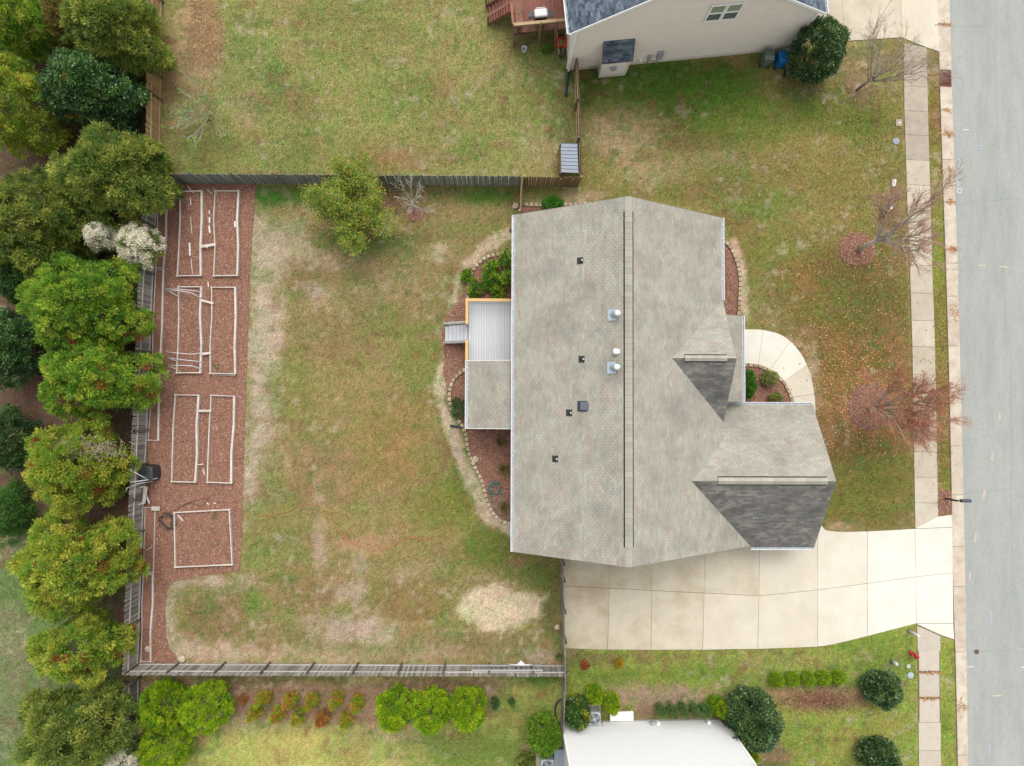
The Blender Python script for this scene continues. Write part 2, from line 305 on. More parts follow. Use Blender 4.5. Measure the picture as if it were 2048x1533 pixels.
# ------------------------------------------------------------------ road, kerb, pavement
def catmull(pts, n=8):
    o = []; p = [pts[0]] + list(pts) + [pts[-1]]
    for i in range(1, len(p) - 2):
        for k in range(n):
            t = k / n; a, b, c, d = (np.array(q, float) for q in p[i - 1:i + 3])
            o.append(tuple(.5 * (2 * b + (c - a) * t + (2 * a - 5 * b + 4 * c - d) * t * t + (3 * b - a - 3 * c + d) * t ** 3)))
    o.append(tuple(pts[-1])); return o
def xat(pl, v):
    for (x0, y0), (x1, y1) in zip(pl[:-1], pl[1:]):
        if y0 <= v <= y1: return x0 + (x1 - x0) * (v - y0) / (y1 - y0)
    (x0, y0), (x1, y1) = (pl[0], pl[1]) if v < pl[0][1] else (pl[-2], pl[-1])
    return x0 + (x1 - x0) * (v - y0) / (y1 - y0)
ROADE = [(1893, -300), (1899, 0), (1904, 190), (1910, 390), (1916, 560), (1921, 770), (1926, 960), (1930, 1140), (1933, 1350), (1936, 1533), (1940, 1900)]
KERBB = [(1866, -300), (1874.5, 0), (1880, 200), (1886, 390), (1892, 560), (1898, 770), (1902, 960), (1905.5, 1150), (1910, 1300), (1915, 1533), (1921, 1900)]
SWL = [(1801, -300), (1806, 60), (1808, 220), (1813, 380), (1819, 530), (1824, 693), (1828, 943), (1830, 1060), (1833, 1250), (1836, 1350), (1837, 1533), (1839, 1900)]
SWR = [(1850, -300), (1852, 60), (1855.5, 222), (1860, 390), (1864, 540), (1869, 660), (1871, 770), (1874, 930), (1876, 1034), (1880, 1271), (1881, 1400), (1882, 1900)]
M_road = mat('asphalt_mat', C(183, 185, 178), .93, .06, .5, .11, 30., .25, 60., spec=.2, stretch=(1., .22, 1.), tint=C(164, 168, 165), tscale=1.3, tamt=.6)
vv = list(np.arange(-300, 1901, 60))
poly = [P(xat(ROADE, v) - 2, v) for v in vv] + [P(2500, 1900), P(2500, -300)]
mb = MB(); q = [(p[0], p[1], .012) for p in poly]; mb.add(q, [tuple(range(len(q) - 1, -1, -1))])
road = tag(mb.build('road', M_road), kind='structure')
M_paintw = mat('road_paint_white', C(236, 238, 236), .8, .25, 30., spec=.2); M_painto = mat('road_paint_orange', C(212, 196, 184), .85, .3, 30.); M_painty = mat('road_paint_yellow', C(228, 214, 170), .85, .3, 30.); M_paintb = mat('road_paint_blue', C(196, 204, 232), .85, .3, 30.)
def paint(pts, wd, m):
    mb = MB(); pts = P2(pts, .018)
    for a, b in zip(pts[:-1], pts[1:]):
        d = (b - a).normalized(); s_ = Vector((-d.y, d.x, 0)) * wd / 2; mb.add([a - s_, b - s_, b + s_, a + s_], [(0, 1, 2, 3)])
    mb.build('paint_mark', m, road)
for pts, wd, m in [([(1950, 292), (1964, 292)], .05, M_paintb), ([(1963, 285), (1963, 301)], .05, M_paintb), ([(1926, 260), (1938, 260)], .05, M_paintw), ([(1915, 377), (1923, 377), (1923, 386), (1915, 386), (1915, 377)], .05, M_paintw), ([(1914, 360), (1917, 372)], .07, M_paintw), ([(1911, 366), (1918, 366)], .06, M_paintw),
                   ([(1955, 531), (1970, 531)], .05, M_painty), ([(1999, 533), (2017, 535)], .06, M_painty), ([(1998, 825), (2000, 840)], .16, M_painto), ([(1986, 905), (1983, 922)], .16, M_painto), ([(1970, 980), (1966, 1000)], .16, M_painto), ([(1953, 1065), (1949, 1085)], .16, M_painto), ([(1941, 1145), (1939, 1160)], .14, M_painto),
                   ([(1982, 1222), (1982, 1250)], .05, M_paintb), ([(1933, 1334), (1946, 1334)], .05, M_paintw), ([(2034, 1299), (2048, 1299)], .06, M_painto), ([(1985, 1392), (2003, 1392)], .06, M_painty), ([(1979, 1490), (1979, 1515)], .05, M_paintb), ([(2043, 1335), (2060, 1335)], .06, M_paintw)]: paint(pts, wd, m)
M_dark = mat('dark_gap', (.02, .018, .015), .95, .3, 8.)
M_joint = mat('joint_soil', C(140, 116, 92), .95, .3, 8.)
mb = MB()                                                   # fine cracks sealed with darker tar
for u0, v0, u1, v1, k in [(1990, -20, 1996, 420, 14), (1905, 55, 1975, 52, 6), (1925, 405, 2040, 398, 8), (2020, 700, 2026, 1200, 14), (1935, 1304, 2048, 1300, 8), (1930, 985, 2010, 980, 7), (2005, 420, 2012, 700, 10)]:
    pr = None
    for i in range(k + 1):
        t = i / k; p = P(u0 + (u1 - u0) * t + random.uniform(-2, 2), v0 + (v1 - v0) * t + random.uniform(-1.5, 1.5), .016)
        if pr:
            d = (p - pr).normalized(); s_ = Vector((-d.y, d.x, 0)) * .009; mb.add([pr - s_, p - s_, p + s_, pr + s_], [(0, 1, 2, 3)])
        pr = p
mb.build('tar_crack', mat('tar', C(150, 156, 156), .9, .2, 10.), road)
mb = MB(); mb.lathe(P(1953, 1304, .012), [(.16, 0), (.16, .012), (.1, .012), (.1, .004)], 14); mb.build('valve_cover', mat('rusty_iron', C(120, 98, 80), .8, .3, 30.), road)
# rolled concrete kerb, cast in lengths
CONC = [C(222, 203, 180), C(228, 212, 190), C(216, 196, 172), C(232, 218, 198)]
def conc(i, wear=.25): return mat('concrete_%d' % i, CONC[i % 4], .9, .07, 1.2, .07, 40., .15, 50., spec=.15, tint=C(196, 176, 152), tscale=.9, tamt=wear)
kerb = MB(); jn = [-300, -200, -100, 50, 141, 174, 220, 320, 406, 500, 593, 692, 789, 892, 990, 1093, 1173, 1304, 1411, 1510, 1610, 1750, 1900]
M_kerb = [mat('kerb_%d' % i, c, .9, .10, 1.5, .10, 40., .2, 50., spec=.15, tint=C(188, 160, 138), tscale=1.4, tamt=.5) for i, c in enumerate([C(226, 212, 192), C(220, 206, 186), C(230, 218, 198)])]
base = MB(); pl = [P(xat(KERBB, v) - 1, v) for v in vv] + [P(xat(ROADE, v) + 1, v) for v in vv[::-1]]
base.add([(p[0], p[1], .002) for p in pl], [tuple(range(len(pl)))]); kroot = tag(base.build('kerb', M_joint), kind='structure')
prof = [(0, .0), (0, .05), (.18, .055), (.42, .045), (.68, .022), (.82, .014), (1., .020)]
for k, (a, b) in enumerate(zip(jn[:-1], jn[1:])):
    if a == 141: continue
    mb = MB(); seg = 4
    for i in range(seg + 1):
        v = a + .4 + (b - a - .8) * i / seg; pa, pb = P(xat(KERBB, v), v), P(xat(ROADE, v), v)
        low = 1. if not (1030 < v < 1300 or v < 100) else .35            # dropped where the driveways cross
        for t, z in prof: p = pa.lerp(pb, t); mb.v.append((p[0], p[1], .006 + z * low))
    n = len(prof); mb.f = [(i * n + j, (i + 1) * n + j, (i + 1) * n + j + 1, i * n + j + 1) for i in range(seg) for j in range(n - 1)]
    mb.build('kerb_length', M_kerb[k % 3], kroot)
# storm drain grate
g = thing('storm_drain', 'rusty red storm drain grate set in the kerb beside the road', 'drain', P(1891, 158))
M_rust = mat('grate_rust', C(136, 84, 72), .8, .25, 20.)
pc = P2([(1881.5, 143), (1900.5, 143), (1901.5, 173), (1882.5, 173)], .03)
mb = MB(); mb.prism(pc, .0, .02); mb.build('pit', M_dark, g)
mb = MB()
for a, b in ((0, 1), (1, 2), (2, 3), (3, 0)): mb.bar(pc[a] + Vector((0, 0, .015)), pc[b] + Vector((0, 0, .015)), .06, .05)
mb.bar(pc[0].lerp(pc[3], .5) + Vector((0, 0, .015)), pc[1].lerp(pc[2], .5) + Vector((0, 0, .015)), .05, .05); mb.build('frame', M_rust, g)
for i in range(-3, 10):                                      # diagonal bars clipped to the frame
    s = i / 9; p0, p1 = Vector((0, s)), Vector((1, s + .42)); lo, hi = 0., 1.
    dy = .42
    lo = max(0., (0 - s) / dy); hi = min(1., (1 - s) / dy)
    if hi - lo < .08: continue
    f = lambda t: pc[0].lerp(pc[1], t).lerp(pc[3].lerp(pc[2], t), s + dy * t) + Vector((0, 0, .012))
    MB().bar(f(lo), f(hi), .045, .035).build('bar', M_rust, g)
# pavement slabs
def slabs(root, polys, z1=.035, wear=.25, seed=0, mats=None):
    r = random.Random(seed)
    for poly in polys:
        c = sum((Vector(p) for p in poly), Vector()) / len(poly); q = []
        for p in poly:
            d = (Vector(p) - c); q.append(c + d * (1 - .014 / max(.3, d.length)))
        mb = MB(); mb.prism(q, -.06, z1 + r.uniform(-.004, .004)); mb.build('slab', (mats or [conc(i, wear) for i in range(4)])[r.randrange(4 if not mats else len(mats))], root)
M_swd = [mat('pavement_old_%d' % i, c, .92, .08, 2., .10, 45., .2, 50., spec=.15, tint=C(172, 158, 140), tscale=1.6, tamt=.5) for i, c in enumerate([C(196, 184, 166), C(202, 190, 172), C(190, 178, 160)])]
M_swn = [mat('pavement_new_%d' % i, c, .92, .06, 1.5, .07, 45., .2, 50., spec=.15, tint=C(190, 172, 150), tscale=1.2, tamt=.4) for i, c in enumerate([C(215, 203, 182), C(222, 210, 190), C(209, 197, 176)])]
M_swl = [mat('pavement_low_%d' % i, c, .92, .08, 2., .14, 50., .3, 50., spec=.15, tint=C(182, 164, 146), tscale=2., tamt=.5) for i, c in enumerate([C(226, 214, 198), C(220, 208, 192)])]
def ptl(v): return P(xat(SWL, v), v)
def ptr(v): return P(xat(SWR, v), v)
base = MB(); pl = [ptl(v) for v in range(100, 1050, 50)] + [ptl(1056), ptr(1033)] + [ptr(v) for v in range(1000, 90, -50)] + [ptr(98), ptl(90)]
base.add([(p[0], p[1], .004) for p in pl], [tuple(range(len(pl)))]); walk = tag(base.build('pavement', M_joint), kind='structure')
up = [87, 125, 173, 222, 270, 320]; mid = [320, 370, 421, 475, 530, 586, 641, 693, 749, 801, 852, 903, 954, 1005]; lo_ = [1302, 1344, 1396, 1445, 1501, 1560, 1640, 1760, 1900]
for js, ms, sd in ((up, M_swd, 1), (mid, M_swn, 2)):
    slabs(walk, [[ptl(a), ptl(b), ptr(b + 2), ptr(a + (9 if a == 87 else 2))] for a, b in zip(js[:-1], js[1:])], seed=sd, mats=ms)
slabs(walk, [[ptl(1005), ptl(1057), ptr(1034), ptr(1007)]], mats=M_swn)
base = MB(); pl = [ptl(1251), ptl(1300), ptl(1400), ptl(1900), ptr(1900), ptr(1400), ptr(1272)]
base.add([(p[0], p[1], .004) for p in pl], [tuple(range(len(pl)))]); walk2 = tag(base.build('pavement', M_joint), kind='structure')
slabs(walk2, [[ptl(1251), ptl(1302), ptr(1303), ptr(1272)]], mats=M_swl)
for a, b in zip(lo_[:-1], lo_[1:]):
    g0 = 2 if a in (1344, 1396) else 0; g1 = 2 if b in (1344, 1396) else 0
    l0, l1, r0, r1 = ptl(a + g0), ptl(b - g1), ptr(a + g0), ptr(b - g1)
    if g0 or g1: r0 = r0.lerp(l0, .05); r1 = r1.lerp(l1, .05); l0 = l0.lerp(r0, .04); l1 = l1.lerp(r1, .04)
    slabs(walk2, [[l0, l1, r1, r0]], mats=M_swl, seed=a)
# driveway in cast panels
M_drv = {k: mat('driveway_' + k, C(*c), .9, .05, .8, .05, 40., .12, 50., spec=.15, tint=C(*t), tscale=.55, tamt=a) for k, c, t, a in
         [('stained', (221, 209, 185), (192, 174, 142), .8), ('worn', (229, 218, 196), (206, 189, 160), .75), ('pale', (236, 226, 206), (225, 211, 186), .7), ('fresh', (244, 236, 218), (234, 223, 201), .7), ('clean', (251, 245, 230), (244, 235, 217), .7)]}
def hj(u): return np.interp(u, [1100, 1127, 1518, 1636, 1734, 1830, 1906], [1170, 1172, 1192, 1180, 1167, 1154, 1146])
def bot(u): return np.interp(u, [1100, 1127, 1180, 1300, 1410, 1515, 1580, 1640, 1665, 1700, 1735, 1832], [1294, 1296, 1299, 1300, 1299.5, 1298, 1296, 1293, 1289, 1281, 1272, 1247])
def top(u): return np.interp(u, [1100, 1620, 1640, 1649, 1665, 1690, 1735, 1829], [1040, 1020, 1049, 1060, 1063, 1064, 1063, 1058])
uj_t = [1125, 1222, 1305, 1411, 1520, 1635, 1734, 1829.5]; uj_b = [1127, 1215, 1301.5, 1405, 1515, 1635, 1734.5, 1832]
full = [P(u, bot(u)) for u in np.linspace(1127, 1832, 40)] + P2([(1880, 1271), (1909, 1281), (1905, 1140), (1902, 1030), (1876, 1033)]) + [P(u, top(u)) for u in np.linspace(1829, 1125, 40)]
base = MB(); base.add([(p[0], p[1], .004) for p in full], [tuple(range(len(full)))]); drive = tag(base.build('driveway', M_joint), kind='structure')
kinds = ['stained', 'stained', 'worn', 'worn', 'pale', 'fresh', 'clean']; kindb = ['stained', 'worn', 'worn', 'pale', 'pale', 'fresh', 'clean']
for i in range(7):
    a, b, c, d = uj_t[i], uj_t[i + 1], uj_b[i], uj_b[i + 1]
    ua = np.linspace(a, b, 8); uc = np.linspace(c, d, 8)
    pu = [P(u, top(u)) for u in ua] + [P((b + d) / 2, hj((b + d) / 2)), P((a + c) / 2, hj((a + c) / 2))]
    pd = [P((a + c) / 2, hj((a + c) / 2)), P((b + d) / 2, hj((b + d) / 2))] + [P(u, bot(u)) for u in uc[::-1]]
    slabs(drive, [pu], mats=[M_drv[kinds[i]]]); slabs(drive, [pd], mats=[M_drv[kindb[i]]])
for q in ([(1829.5, 1058), (1904, 1055), (1905, 1146), (1830.5, 1154)], [(1830.5, 1154), (1905, 1146), (1906, 1247), (1832, 1247)], [(1829.5, 1057.5), (1876, 1033), (1903, 1030), (1904, 1054.5)], [(1832, 1247.5), (1906, 1247.5), (1908, 1279), (1880, 1270)]): slabs(drive, [P2(q)], mats=[M_drv['clean']])
# neighbour's driveway at the top of the street
base = MB(); pl = P2([(1560, -300), (1868, -300), (1879, 104), (1853, 96), (1803, 76), (1690, 83), (1580, 60)]); base.add([(p[0], p[1], .004) for p in pl], [tuple(range(len(pl)))])
drive2 = tag(base.build('driveway', M_joint), kind='structure')
for q in ([(1560, -60), (1680, -60), (1689, 83), (1580, 60)], [(1680, -60), (1800, -60), (1803, 76), (1689, 83)], [(1800, -60), (1872, -60), (1878, 104), (1853, 96), (1803, 76)], [(1560, -300), (1680, -300), (1680, -60), (1560, -60)], [(1680, -300), (1800, -300), (1800, -60), (1680, -60)], [(1800, -300), (1868, -300), (1872, -60), (1800, -60)]): slabs(drive2, [P2(q)], mats=[M_drv['pale'], M_drv['worn']], seed=q[0][0])
# curved front walk
outer = catmull([(1470, 659), (1500, 659), (1530, 661), (1567, 673), (1600, 705), (1620, 748), (1629, 795), (1632, 850), (1640, 1046)], 8)
inner = catmull([(1470, 728), (1500, 728), (1522, 732), (1550, 746), (1572, 770), (1585, 800), (1590, 850), (1596, 1046)], 8)
def split(js_o, js_i):
    out = []
    def cut(pl, a, b, key):
        s = [p for p in pl if a - 1e-6 <= key(p) <= b + 1e-6]; return s
    return out
wj = [((1470, 659), (1470, 728)), ((1527.6, 661), (1517, 731)), ((1581, 684), (1538, 739)), ((1613, 730), (1566, 763)), ((1629, 788), (1583, 794)), ((1632, 850), (1590, 850)), ((1636, 950), (1593, 950)), ((1640, 1046), (1596, 1046))]
def near(pl, q): return min(range(len(pl)), key=lambda i: (pl[i][0] - q[0]) ** 2 + (pl[i][1] - q[1]) ** 2)
base = MB(); pl = P2(outer) + P2(inner[::-1])
base.add([(p[0], p[1], .004) for p in pl], [tuple(range(len(pl)))]); fwalk = tag(base.build('front_path', M_joint), kind='structure')
for (oa, ia), (ob, ib) in zip(wj[:-1], wj[1:]):
    o_ = outer[near(outer, oa):near(outer, ob) + 1]; i_ = inner[near(inner, ia):near(inner, ib) + 1]
    slabs(fwalk, [P2(o_) + P2(i_[::-1])], mats=[M_drv['pale'], M_drv['clean']], seed=int(oa[0]))

# ------------------------------------------------------------------ mulch beds and their chips
MULCH = dict(garden=[(318, 366), (512, 367), (503, 480), (497, 640), (491, 800), (487, 950), (484, 1080), (478, 1142), (400, 1152), (345, 1165), (333, 1180), (330, 1270), (340, 1300), (362, 1326), (280, 1326), (289, 1010), (296, 870), (309, 560)],
             back_low=[(1060, 857), (934, 858), (935, 895), (944, 925), (962, 960), (970, 992), (980, 1018), (1002, 1041), (1030, 1047), (1060, 1047)],
             back_mid=[(1040, 600), (930, 575), (920, 600), (905, 620), (890, 642), (884, 665), (882, 690), (890, 712), (886, 740), (890, 760), (898, 800), (912, 835), (928, 862), (1040, 862)],
             back_up=[(1060, 600), (1060, 506), (1005, 509), (975, 515), (955, 532), (942, 552), (936, 575), (935, 604)],
             front_up=[(1430, 480), (1455, 490), (1470, 520), (1479, 560), (1477, 632), (1430, 640)],
             front_low=[(1470, 732), (1520, 735), (1548, 748), (1570, 772), (1583, 803), (1586, 830), (1470, 830)],
             side_up=[(1043, 412), (1180, 408), (1180, 440), (1043, 440)],
             mailbox=[(1873, 978), (1904, 982), (1905, 1030), (1877, 1034), (1874, 1010)],
             ring_small=[(830 + 18 * math.cos(a), 427 + 17 * math.sin(a)) for a in np.linspace(0, 6.28, 20)[:-1]],
             ring_left=[(745 + 36 * math.cos(a), 410 + 32 * math.sin(a)) for a in np.linspace(0, 6.28, 20)[:-1]],
             ring_street=[(1714 + 36 * math.cos(a), 499 + 34 * math.sin(a)) for a in np.linspace(0, 6.28, 24)[:-1]],
             ring_red=[(1740 + 44 * math.cos(a), 815 + 46 * math.sin(a)) for a in np.linspace(0, 6.28, 24)[:-1]])
M_mulch = mat('mulch_mat', C(166, 124, 105), .95, .10, 2.5, .30, 14., .4, 40., spec=.1, tint=C(140, 94, 78), tscale=1.2, tamt=.5)
M_chip = mat('mulch_chip_mat', None, .9, .0, spec=.1)
def scat(poly, n, seed):
    r = np.random.default_rng(seed); a = np.array([(p[0], p[1]) for p in poly]); lo, hi = a.min(0), a.max(0)
    q = r.random((int(n * 1.0), 2)) * (hi - lo) + lo; return q[inpoly(q[:, 0], q[:, 1], poly)]
def flakes(pts, z, L, W, cols, name, m, seed=1, tilt=.35, zr=.03):
    r = np.random.default_rng(seed); n = len(pts); a = r.random(n) * 6.283; l = L * (.5 + r.random(n)); wd = W * (.6 + .8 * r.random(n)); t = (r.random(n) - .5) * 2 * tilt; t2 = (r.random(n) - .5) * 2 * tilt
    d = np.stack([np.cos(a), np.sin(a), t], 1) * l[:, None] / 2; s_ = np.stack([-np.sin(a), np.cos(a), t2], 1) * wd[:, None] / 2
    c = np.stack([pts[:, 0], pts[:, 1], z + r.random(n) * zr], 1)
    V = np.stack([c - d - s_, c + d - s_, c + d + s_, c - d + s_], 1).reshape(-1, 3); F = np.arange(4 * n).reshape(-1, 4)
    ci = np.array(cols)[r.integers(0, len(cols), n)] * (.8 + .4 * r.random((n, 1)))
    o = mesh_np(name, V, F, np.repeat(ci, 4, 0), m); return o
CH = [C(184, 134, 112), C(170, 122, 103), C(190, 142, 119), C(154, 110, 94), C(136, 98, 84), C(200, 156, 131), C(214, 182, 156), C(174, 126, 106), C(164, 118, 100)]
allp = []
for k, pl in MULCH.items():
    wp = P2(pl); rag = []
    for i, p in enumerate(wp):                                   # ragged outline
        q = wp[(i + 1) % len(wp)]; n = max(1, int((q - p).length / .25))
        for j in range(n): t = j / n; e = p.lerp(q, t); rag.append(e + Vector((random.uniform(-.05, .05), random.uniform(-.05, .05), 0)))
    mb = MB(); mb.prism([(p[0], p[1]) for p in rag], -.03, .02); tag(mb.build('mulch_bed', M_mulch), kind='structure')
    a = np.array([(p[0], p[1]) for p in wp]); bb = np.prod(a.max(0) - a.min(0)); allp.append(scat(wp, bb * 330, 5))
allp = np.concatenate(allp)
tag(flakes(allp, .022, .075, .028, CH, 'mulch_chips', M_chip, 3), 'brown bark chips strewn over all the planting beds', 'mulch', kind='stuff')
# ------------------------------------------------------------------ main house
def clip(poly, a, b, c):                                         # keep a*x+b*y<=c
    o = []
    for i in range(len(poly)):
        p, q = poly[i], poly[(i + 1) % len(poly)]; dp = a * p[0] + b * p[1] - c; dq = a * q[0] + b * q[1] - c
        if dp <= 0: o.append(p)
        if dp * dq < 0: t = dp / (dp - dq); o.append((p[0] + (q[0] - p[0]) * t, p[1] + (q[1] - p[1]) * t))
    return o
def cliphull(poly, hull):                                        # hull counter-clockwise convex
    for i in range(len(hull)):
        p, q = hull[i], hull[(i + 1) % len(hull)]; ex, ey = q[0] - p[0], q[1] - p[1]
        poly = clip(poly, ey, -ex, ey * p[0] - ex * p[1])
        if len(poly) < 3: return []
    return poly
def shingle(mb, hull3, eave_dir, cols, expo=.143, tab=.305, gap=.011, th=.018, seed=0, jit=0., stain=None):
    """overlapping shingle tabs over a convex roof plane; hull3 starts on the eave"""
    r = random.Random(seed); o = Vector(hull3[0]); u = Vector(eave_dir).normalized()
    n = (Vector(hull3[1]) - o).cross(Vector(hull3[2]) - o).normalized()
    if n.z < 0: n = -n
    v = n.cross(u)
    if v.z < 0: v = -v
    H = [((Vector(p) - o).dot(u), (Vector(p) - o).dot(v)) for p in hull3]
    ar = sum(H[i][0] * H[(i + 1) % len(H)][1] - H[(i + 1) % len(H)][0] * H[i][1] for i in range(len(H)))
    if ar < 0: H = H[::-1]
    u0, u1 = min(h[0] for h in H), max(h[0] for h in H); v0, v1 = min(h[1] for h in H), max(h[1] for h in H)
    row = 0; vv_ = v0
    while vv_ < v1:
        x = u0 - tab - (r.random() * tab if jit else (row % 2) * tab / 2 + r.uniform(-.03, .03))
        run = 0
        while x < u1:
            l = tab * (1 + jit * r.uniform(-.6, .6)); pa = vv_ + r.uniform(-.004, .004) - (jit * r.choice((0, 0, .05)))
            q = cliphull([(x + gap / 2, pa), (x + l - gap / 2, pa), (x + l - gap / 2, vv_ + expo + .01), (x + gap / 2, vv_ + expo + .01)], H)
            if run <= 0: run = 1 if jit else r.choice((1, 1, 1, 2)); cc = r.choice(cols); k = r.uniform(.95, 1.04)
            run -= 1
            if len(q) >= 3:
                e = r.uniform(.94, 1.06); mb.col = tuple(min(.9, c * k * e) for c in cc)
                top_ = [o + u * a + v * b + n * (th * (1 - (b - vv_) / expo * .8) + .004) for a, b in q]; bt = [o + u * a + v * b for a, b in q]; m = len(q)
                mb.add(top_ + bt, [tuple(range(m))] + [(i, m + i, m + (i + 1) % m, (i + 1) % m) for i in range(m)])
            x += l
        vv_ += expo; row += 1
M_shing = mat('shingle_mat', None, .95, .05, 2., .10, 60., .2, 60., spec=.12, tint=C(138, 134, 124), tscale=.6, tamt=.5)
M_under = mat('roof_felt', C(104, 102, 94), .95, .1, 5.)
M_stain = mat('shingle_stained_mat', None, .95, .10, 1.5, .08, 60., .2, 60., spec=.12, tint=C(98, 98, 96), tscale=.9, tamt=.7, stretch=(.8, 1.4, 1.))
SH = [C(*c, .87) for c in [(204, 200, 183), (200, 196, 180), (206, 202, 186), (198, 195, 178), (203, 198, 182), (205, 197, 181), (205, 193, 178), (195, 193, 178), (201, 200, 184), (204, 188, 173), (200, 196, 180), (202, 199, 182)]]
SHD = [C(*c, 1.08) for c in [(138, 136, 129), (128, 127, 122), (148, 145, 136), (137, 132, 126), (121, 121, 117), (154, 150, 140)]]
Xl, Xr, Xe, Yt, Yb, zl, zr, ze = .677, 6.577, 12.714, 10.80, -8.445, 4.0, 7.73, 3.75
Xg, Yg1, Yg2, zg, zgr = 18.58, -.066, -8.525, 2.37, 5.185; Ygm = (Yg1 + Yg2) / 2
pm = (zr - ze) / (Xe - Xr); zm = lambda x: zr - pm * (x - Xr)
house = thing('house', 'single storey house under a large pale shingled roof with two front gables', 'house', (6.5, 1, 0))
M_wall = mat('house_siding', C(208, 198, 178), .8, .05, 3., rnd=.03, spec=.3); M_trim = mat('white_trim', C(244, 244, 240, 1.5), .6, .04, 4., spec=.4); M_found = mat('foundation_block', C(176, 168, 156), .95, .1, 4.)
mb = MB(); mb.prism([(1.1, Yt - .3), (1.1, Yb + .3), (12.3, Yb + .3), (18.2, Yb + .3), (18.2, Yg1 - .4), (12.3, Yg1 - .4), (12.3, Yt - .3)], 0, .45); mb.build('foundation', M_found, house)
mb = MB(); y0, y1 = Yb + .33, Yt - .33
mb.add([(1.13, y0, .45), (12.27, y0, .45), (12.27, y0, zm(12.27) - .22), (Xr, y0, zr - .2), (1.13, y0, zl + .05), (1.13, y1, .45), (12.27, y1, .45), (12.27, y1, zm(12.27) - .22), (Xr, y1, zr - .2), (1.13, y1, zl + .05)],
       [(0, 1, 2, 3, 4), (9, 8, 7, 6, 5), (0, 4, 9, 5), (1, 6, 7, 2)]); mb.build('wall', M_wall, house)
mb = MB(); a, b = Yg2 + .33, Yg1 - .43
mb.add([(12.0, a, .45), (18.17, a, .45), (18.17, a, zg + .1), (12.0, a, zg + .1), (12.0, b, .45), (18.17, b, .45), (18.17, b, zg + .1), (12.0, b, zg + .1), (18.17, Ygm, zgr - .2), (12., Ygm, zgr - .2)],
       [(0, 1, 2, 3), (7, 6, 5, 4), (1, 5, 6, 8, 2)]); mb.build('garage_wall', M_wall, house)
for cx_ in (13.6, 16.4):                                          # side-entry garage doors over the drive
    d = MB().box((cx_, Yg2 + .31, 1.1), (2.3, .05, 2.05)).build('garage_door', M_trim, house)
    for k in range(4): MB().box((cx_, Yg2 + .275, .38 + k * .5), (2.2, .03, .44)).build('door_panel', M_trim, d)
M_glass = mat('window_glass', (.05, .07, .08), .08, .0, spec=.6)
def window(root, c, wd, ht, axis, m_f, out):
    f = MB()
    for s in (-1, 1):
        if axis == 'x': f.box((c[0] + s * (wd / 2), c[1], c[2]), (.08, .07, ht + .08)); f.box((c[0], c[1], c[2] + s * ht / 2), (wd - .08, .066, .08))
        else: f.box((c[0], c[1] + s * (wd / 2), c[2]), (.07, .08, ht + .08)); f.box((c[0], c[1], c[2] + s * ht / 2), (.066, wd - .08, .08))
    f.box(c, (wd - .08, .06, .06) if axis == 'x' else (.06, wd - .08, .06))
    o = f.build('window', m_f, root)
    for s in (-1, 1): MB().box((c[0], c[1], c[2] + s * ht / 4), (wd - .09, .03, ht / 2 - .08) if axis == 'x' else (.03, wd - .09, ht / 2 - .08)).build('pane', M_glass, o)
    return o
for y_ in (9., 6.2): window(house, (12.29, y_, 2.1), 1.5, 1.4, 'y', M_trim, 1)
for y_ in (8.8, -1.2, -6.4): window(house, (1.11, y_, 2.2), 1.4, 1.4, 'y', M_trim, 1)
window(house, (18.19, Ygm, 1.5), 1.6, 1.1, 'y', M_trim, 1)
roof = MB()
roof.slab([(Xl, Yb, zl), (Xl, Yt, zl), (Xr, Yt, zr), (Xr, Yb, zr)], .16); roof.slab([(Xe, Yt, ze), (Xe, Yb, ze), (Xr, Yb, zr), (Xr, Yt, zr)], .158)
xq = Xr + (zr - zg) / pm
roof.slab([(xq, Ygm, zg), (xq, Yb, zg), (Xe, Yb, ze), (Xe, Ygm, ze)], .15)
xgm = Xr + (zr - zgr) / pm; inb = .12
pg = (zgr - zg) / ((Yg1 - Yg2) / 2); Yv = Ygm + (zgr - ze) / pg                # where the upper garage slope meets the main eave
kv = round((Yg1 - Yv) * math.hypot(1, pg) / .143); Yv = Yg1 - kv * .143 / math.hypot(1, pg); zv = zg + (Yg1 - Yv) * pg
GU1 = [(Xg, Yg1, zg), (Xe - .03, Yg1, zg), (Xe - .03, Yv, zv), (Xg, Yv, zv)]; GU2 = [(Xg, Yv, zv), (Xe - .03, Yv, zv), (xgm, Ygm, zgr), (Xg, Ygm, zgr)]
roof.slab(GU1, .15); roof.slab(GU2, .15); roof.slab([(Xg, Yg2, zg), (xq, Yg2, zg), (xgm, Ygm, zgr), (Xg, Ygm, zgr)], .15)
zp = 6.0; Yp1, Yp2 = P(1451, 603, ze)[1], P(1450, 842, ze)[1]; Ypm = (Yp1 + Yp2) / 2; xpm = Xr + (zr - zp) / pm; Xp = Xe + .06
for ye in (Yp1, Yp2): roof.slab([(Xp, ye, ze), (Xe - .05, ye, ze), (xpm, Ypm, zp), (Xp, Ypm, zp)], .14)
rf = roof.build('roof', M_under, house)
S = MB(); shingle(S, [(Xl, Yb, zl), (Xl, Yt, zl), (Xr, Yt, zr), (Xr, Yb, zr)], (0, 1, 0), SH, seed=1)
shingle(S, [(Xe, Yb, ze), (Xe, Yt, ze), (Xr, Yt, zr), (Xr, Yb, zr)], (0, 1, 0), SH, seed=2)
shingle(S, [(xq, Yb, zg), (xq, Ygm, zg), (Xe, Ygm, ze), (Xe, Yb, ze)], (0, 1, 0), SH, seed=3)
shingle(S, GU1, (1, 0, 0), SH, seed=4); shingle(S, GU2, (1, 0, 0), SH, seed=14)
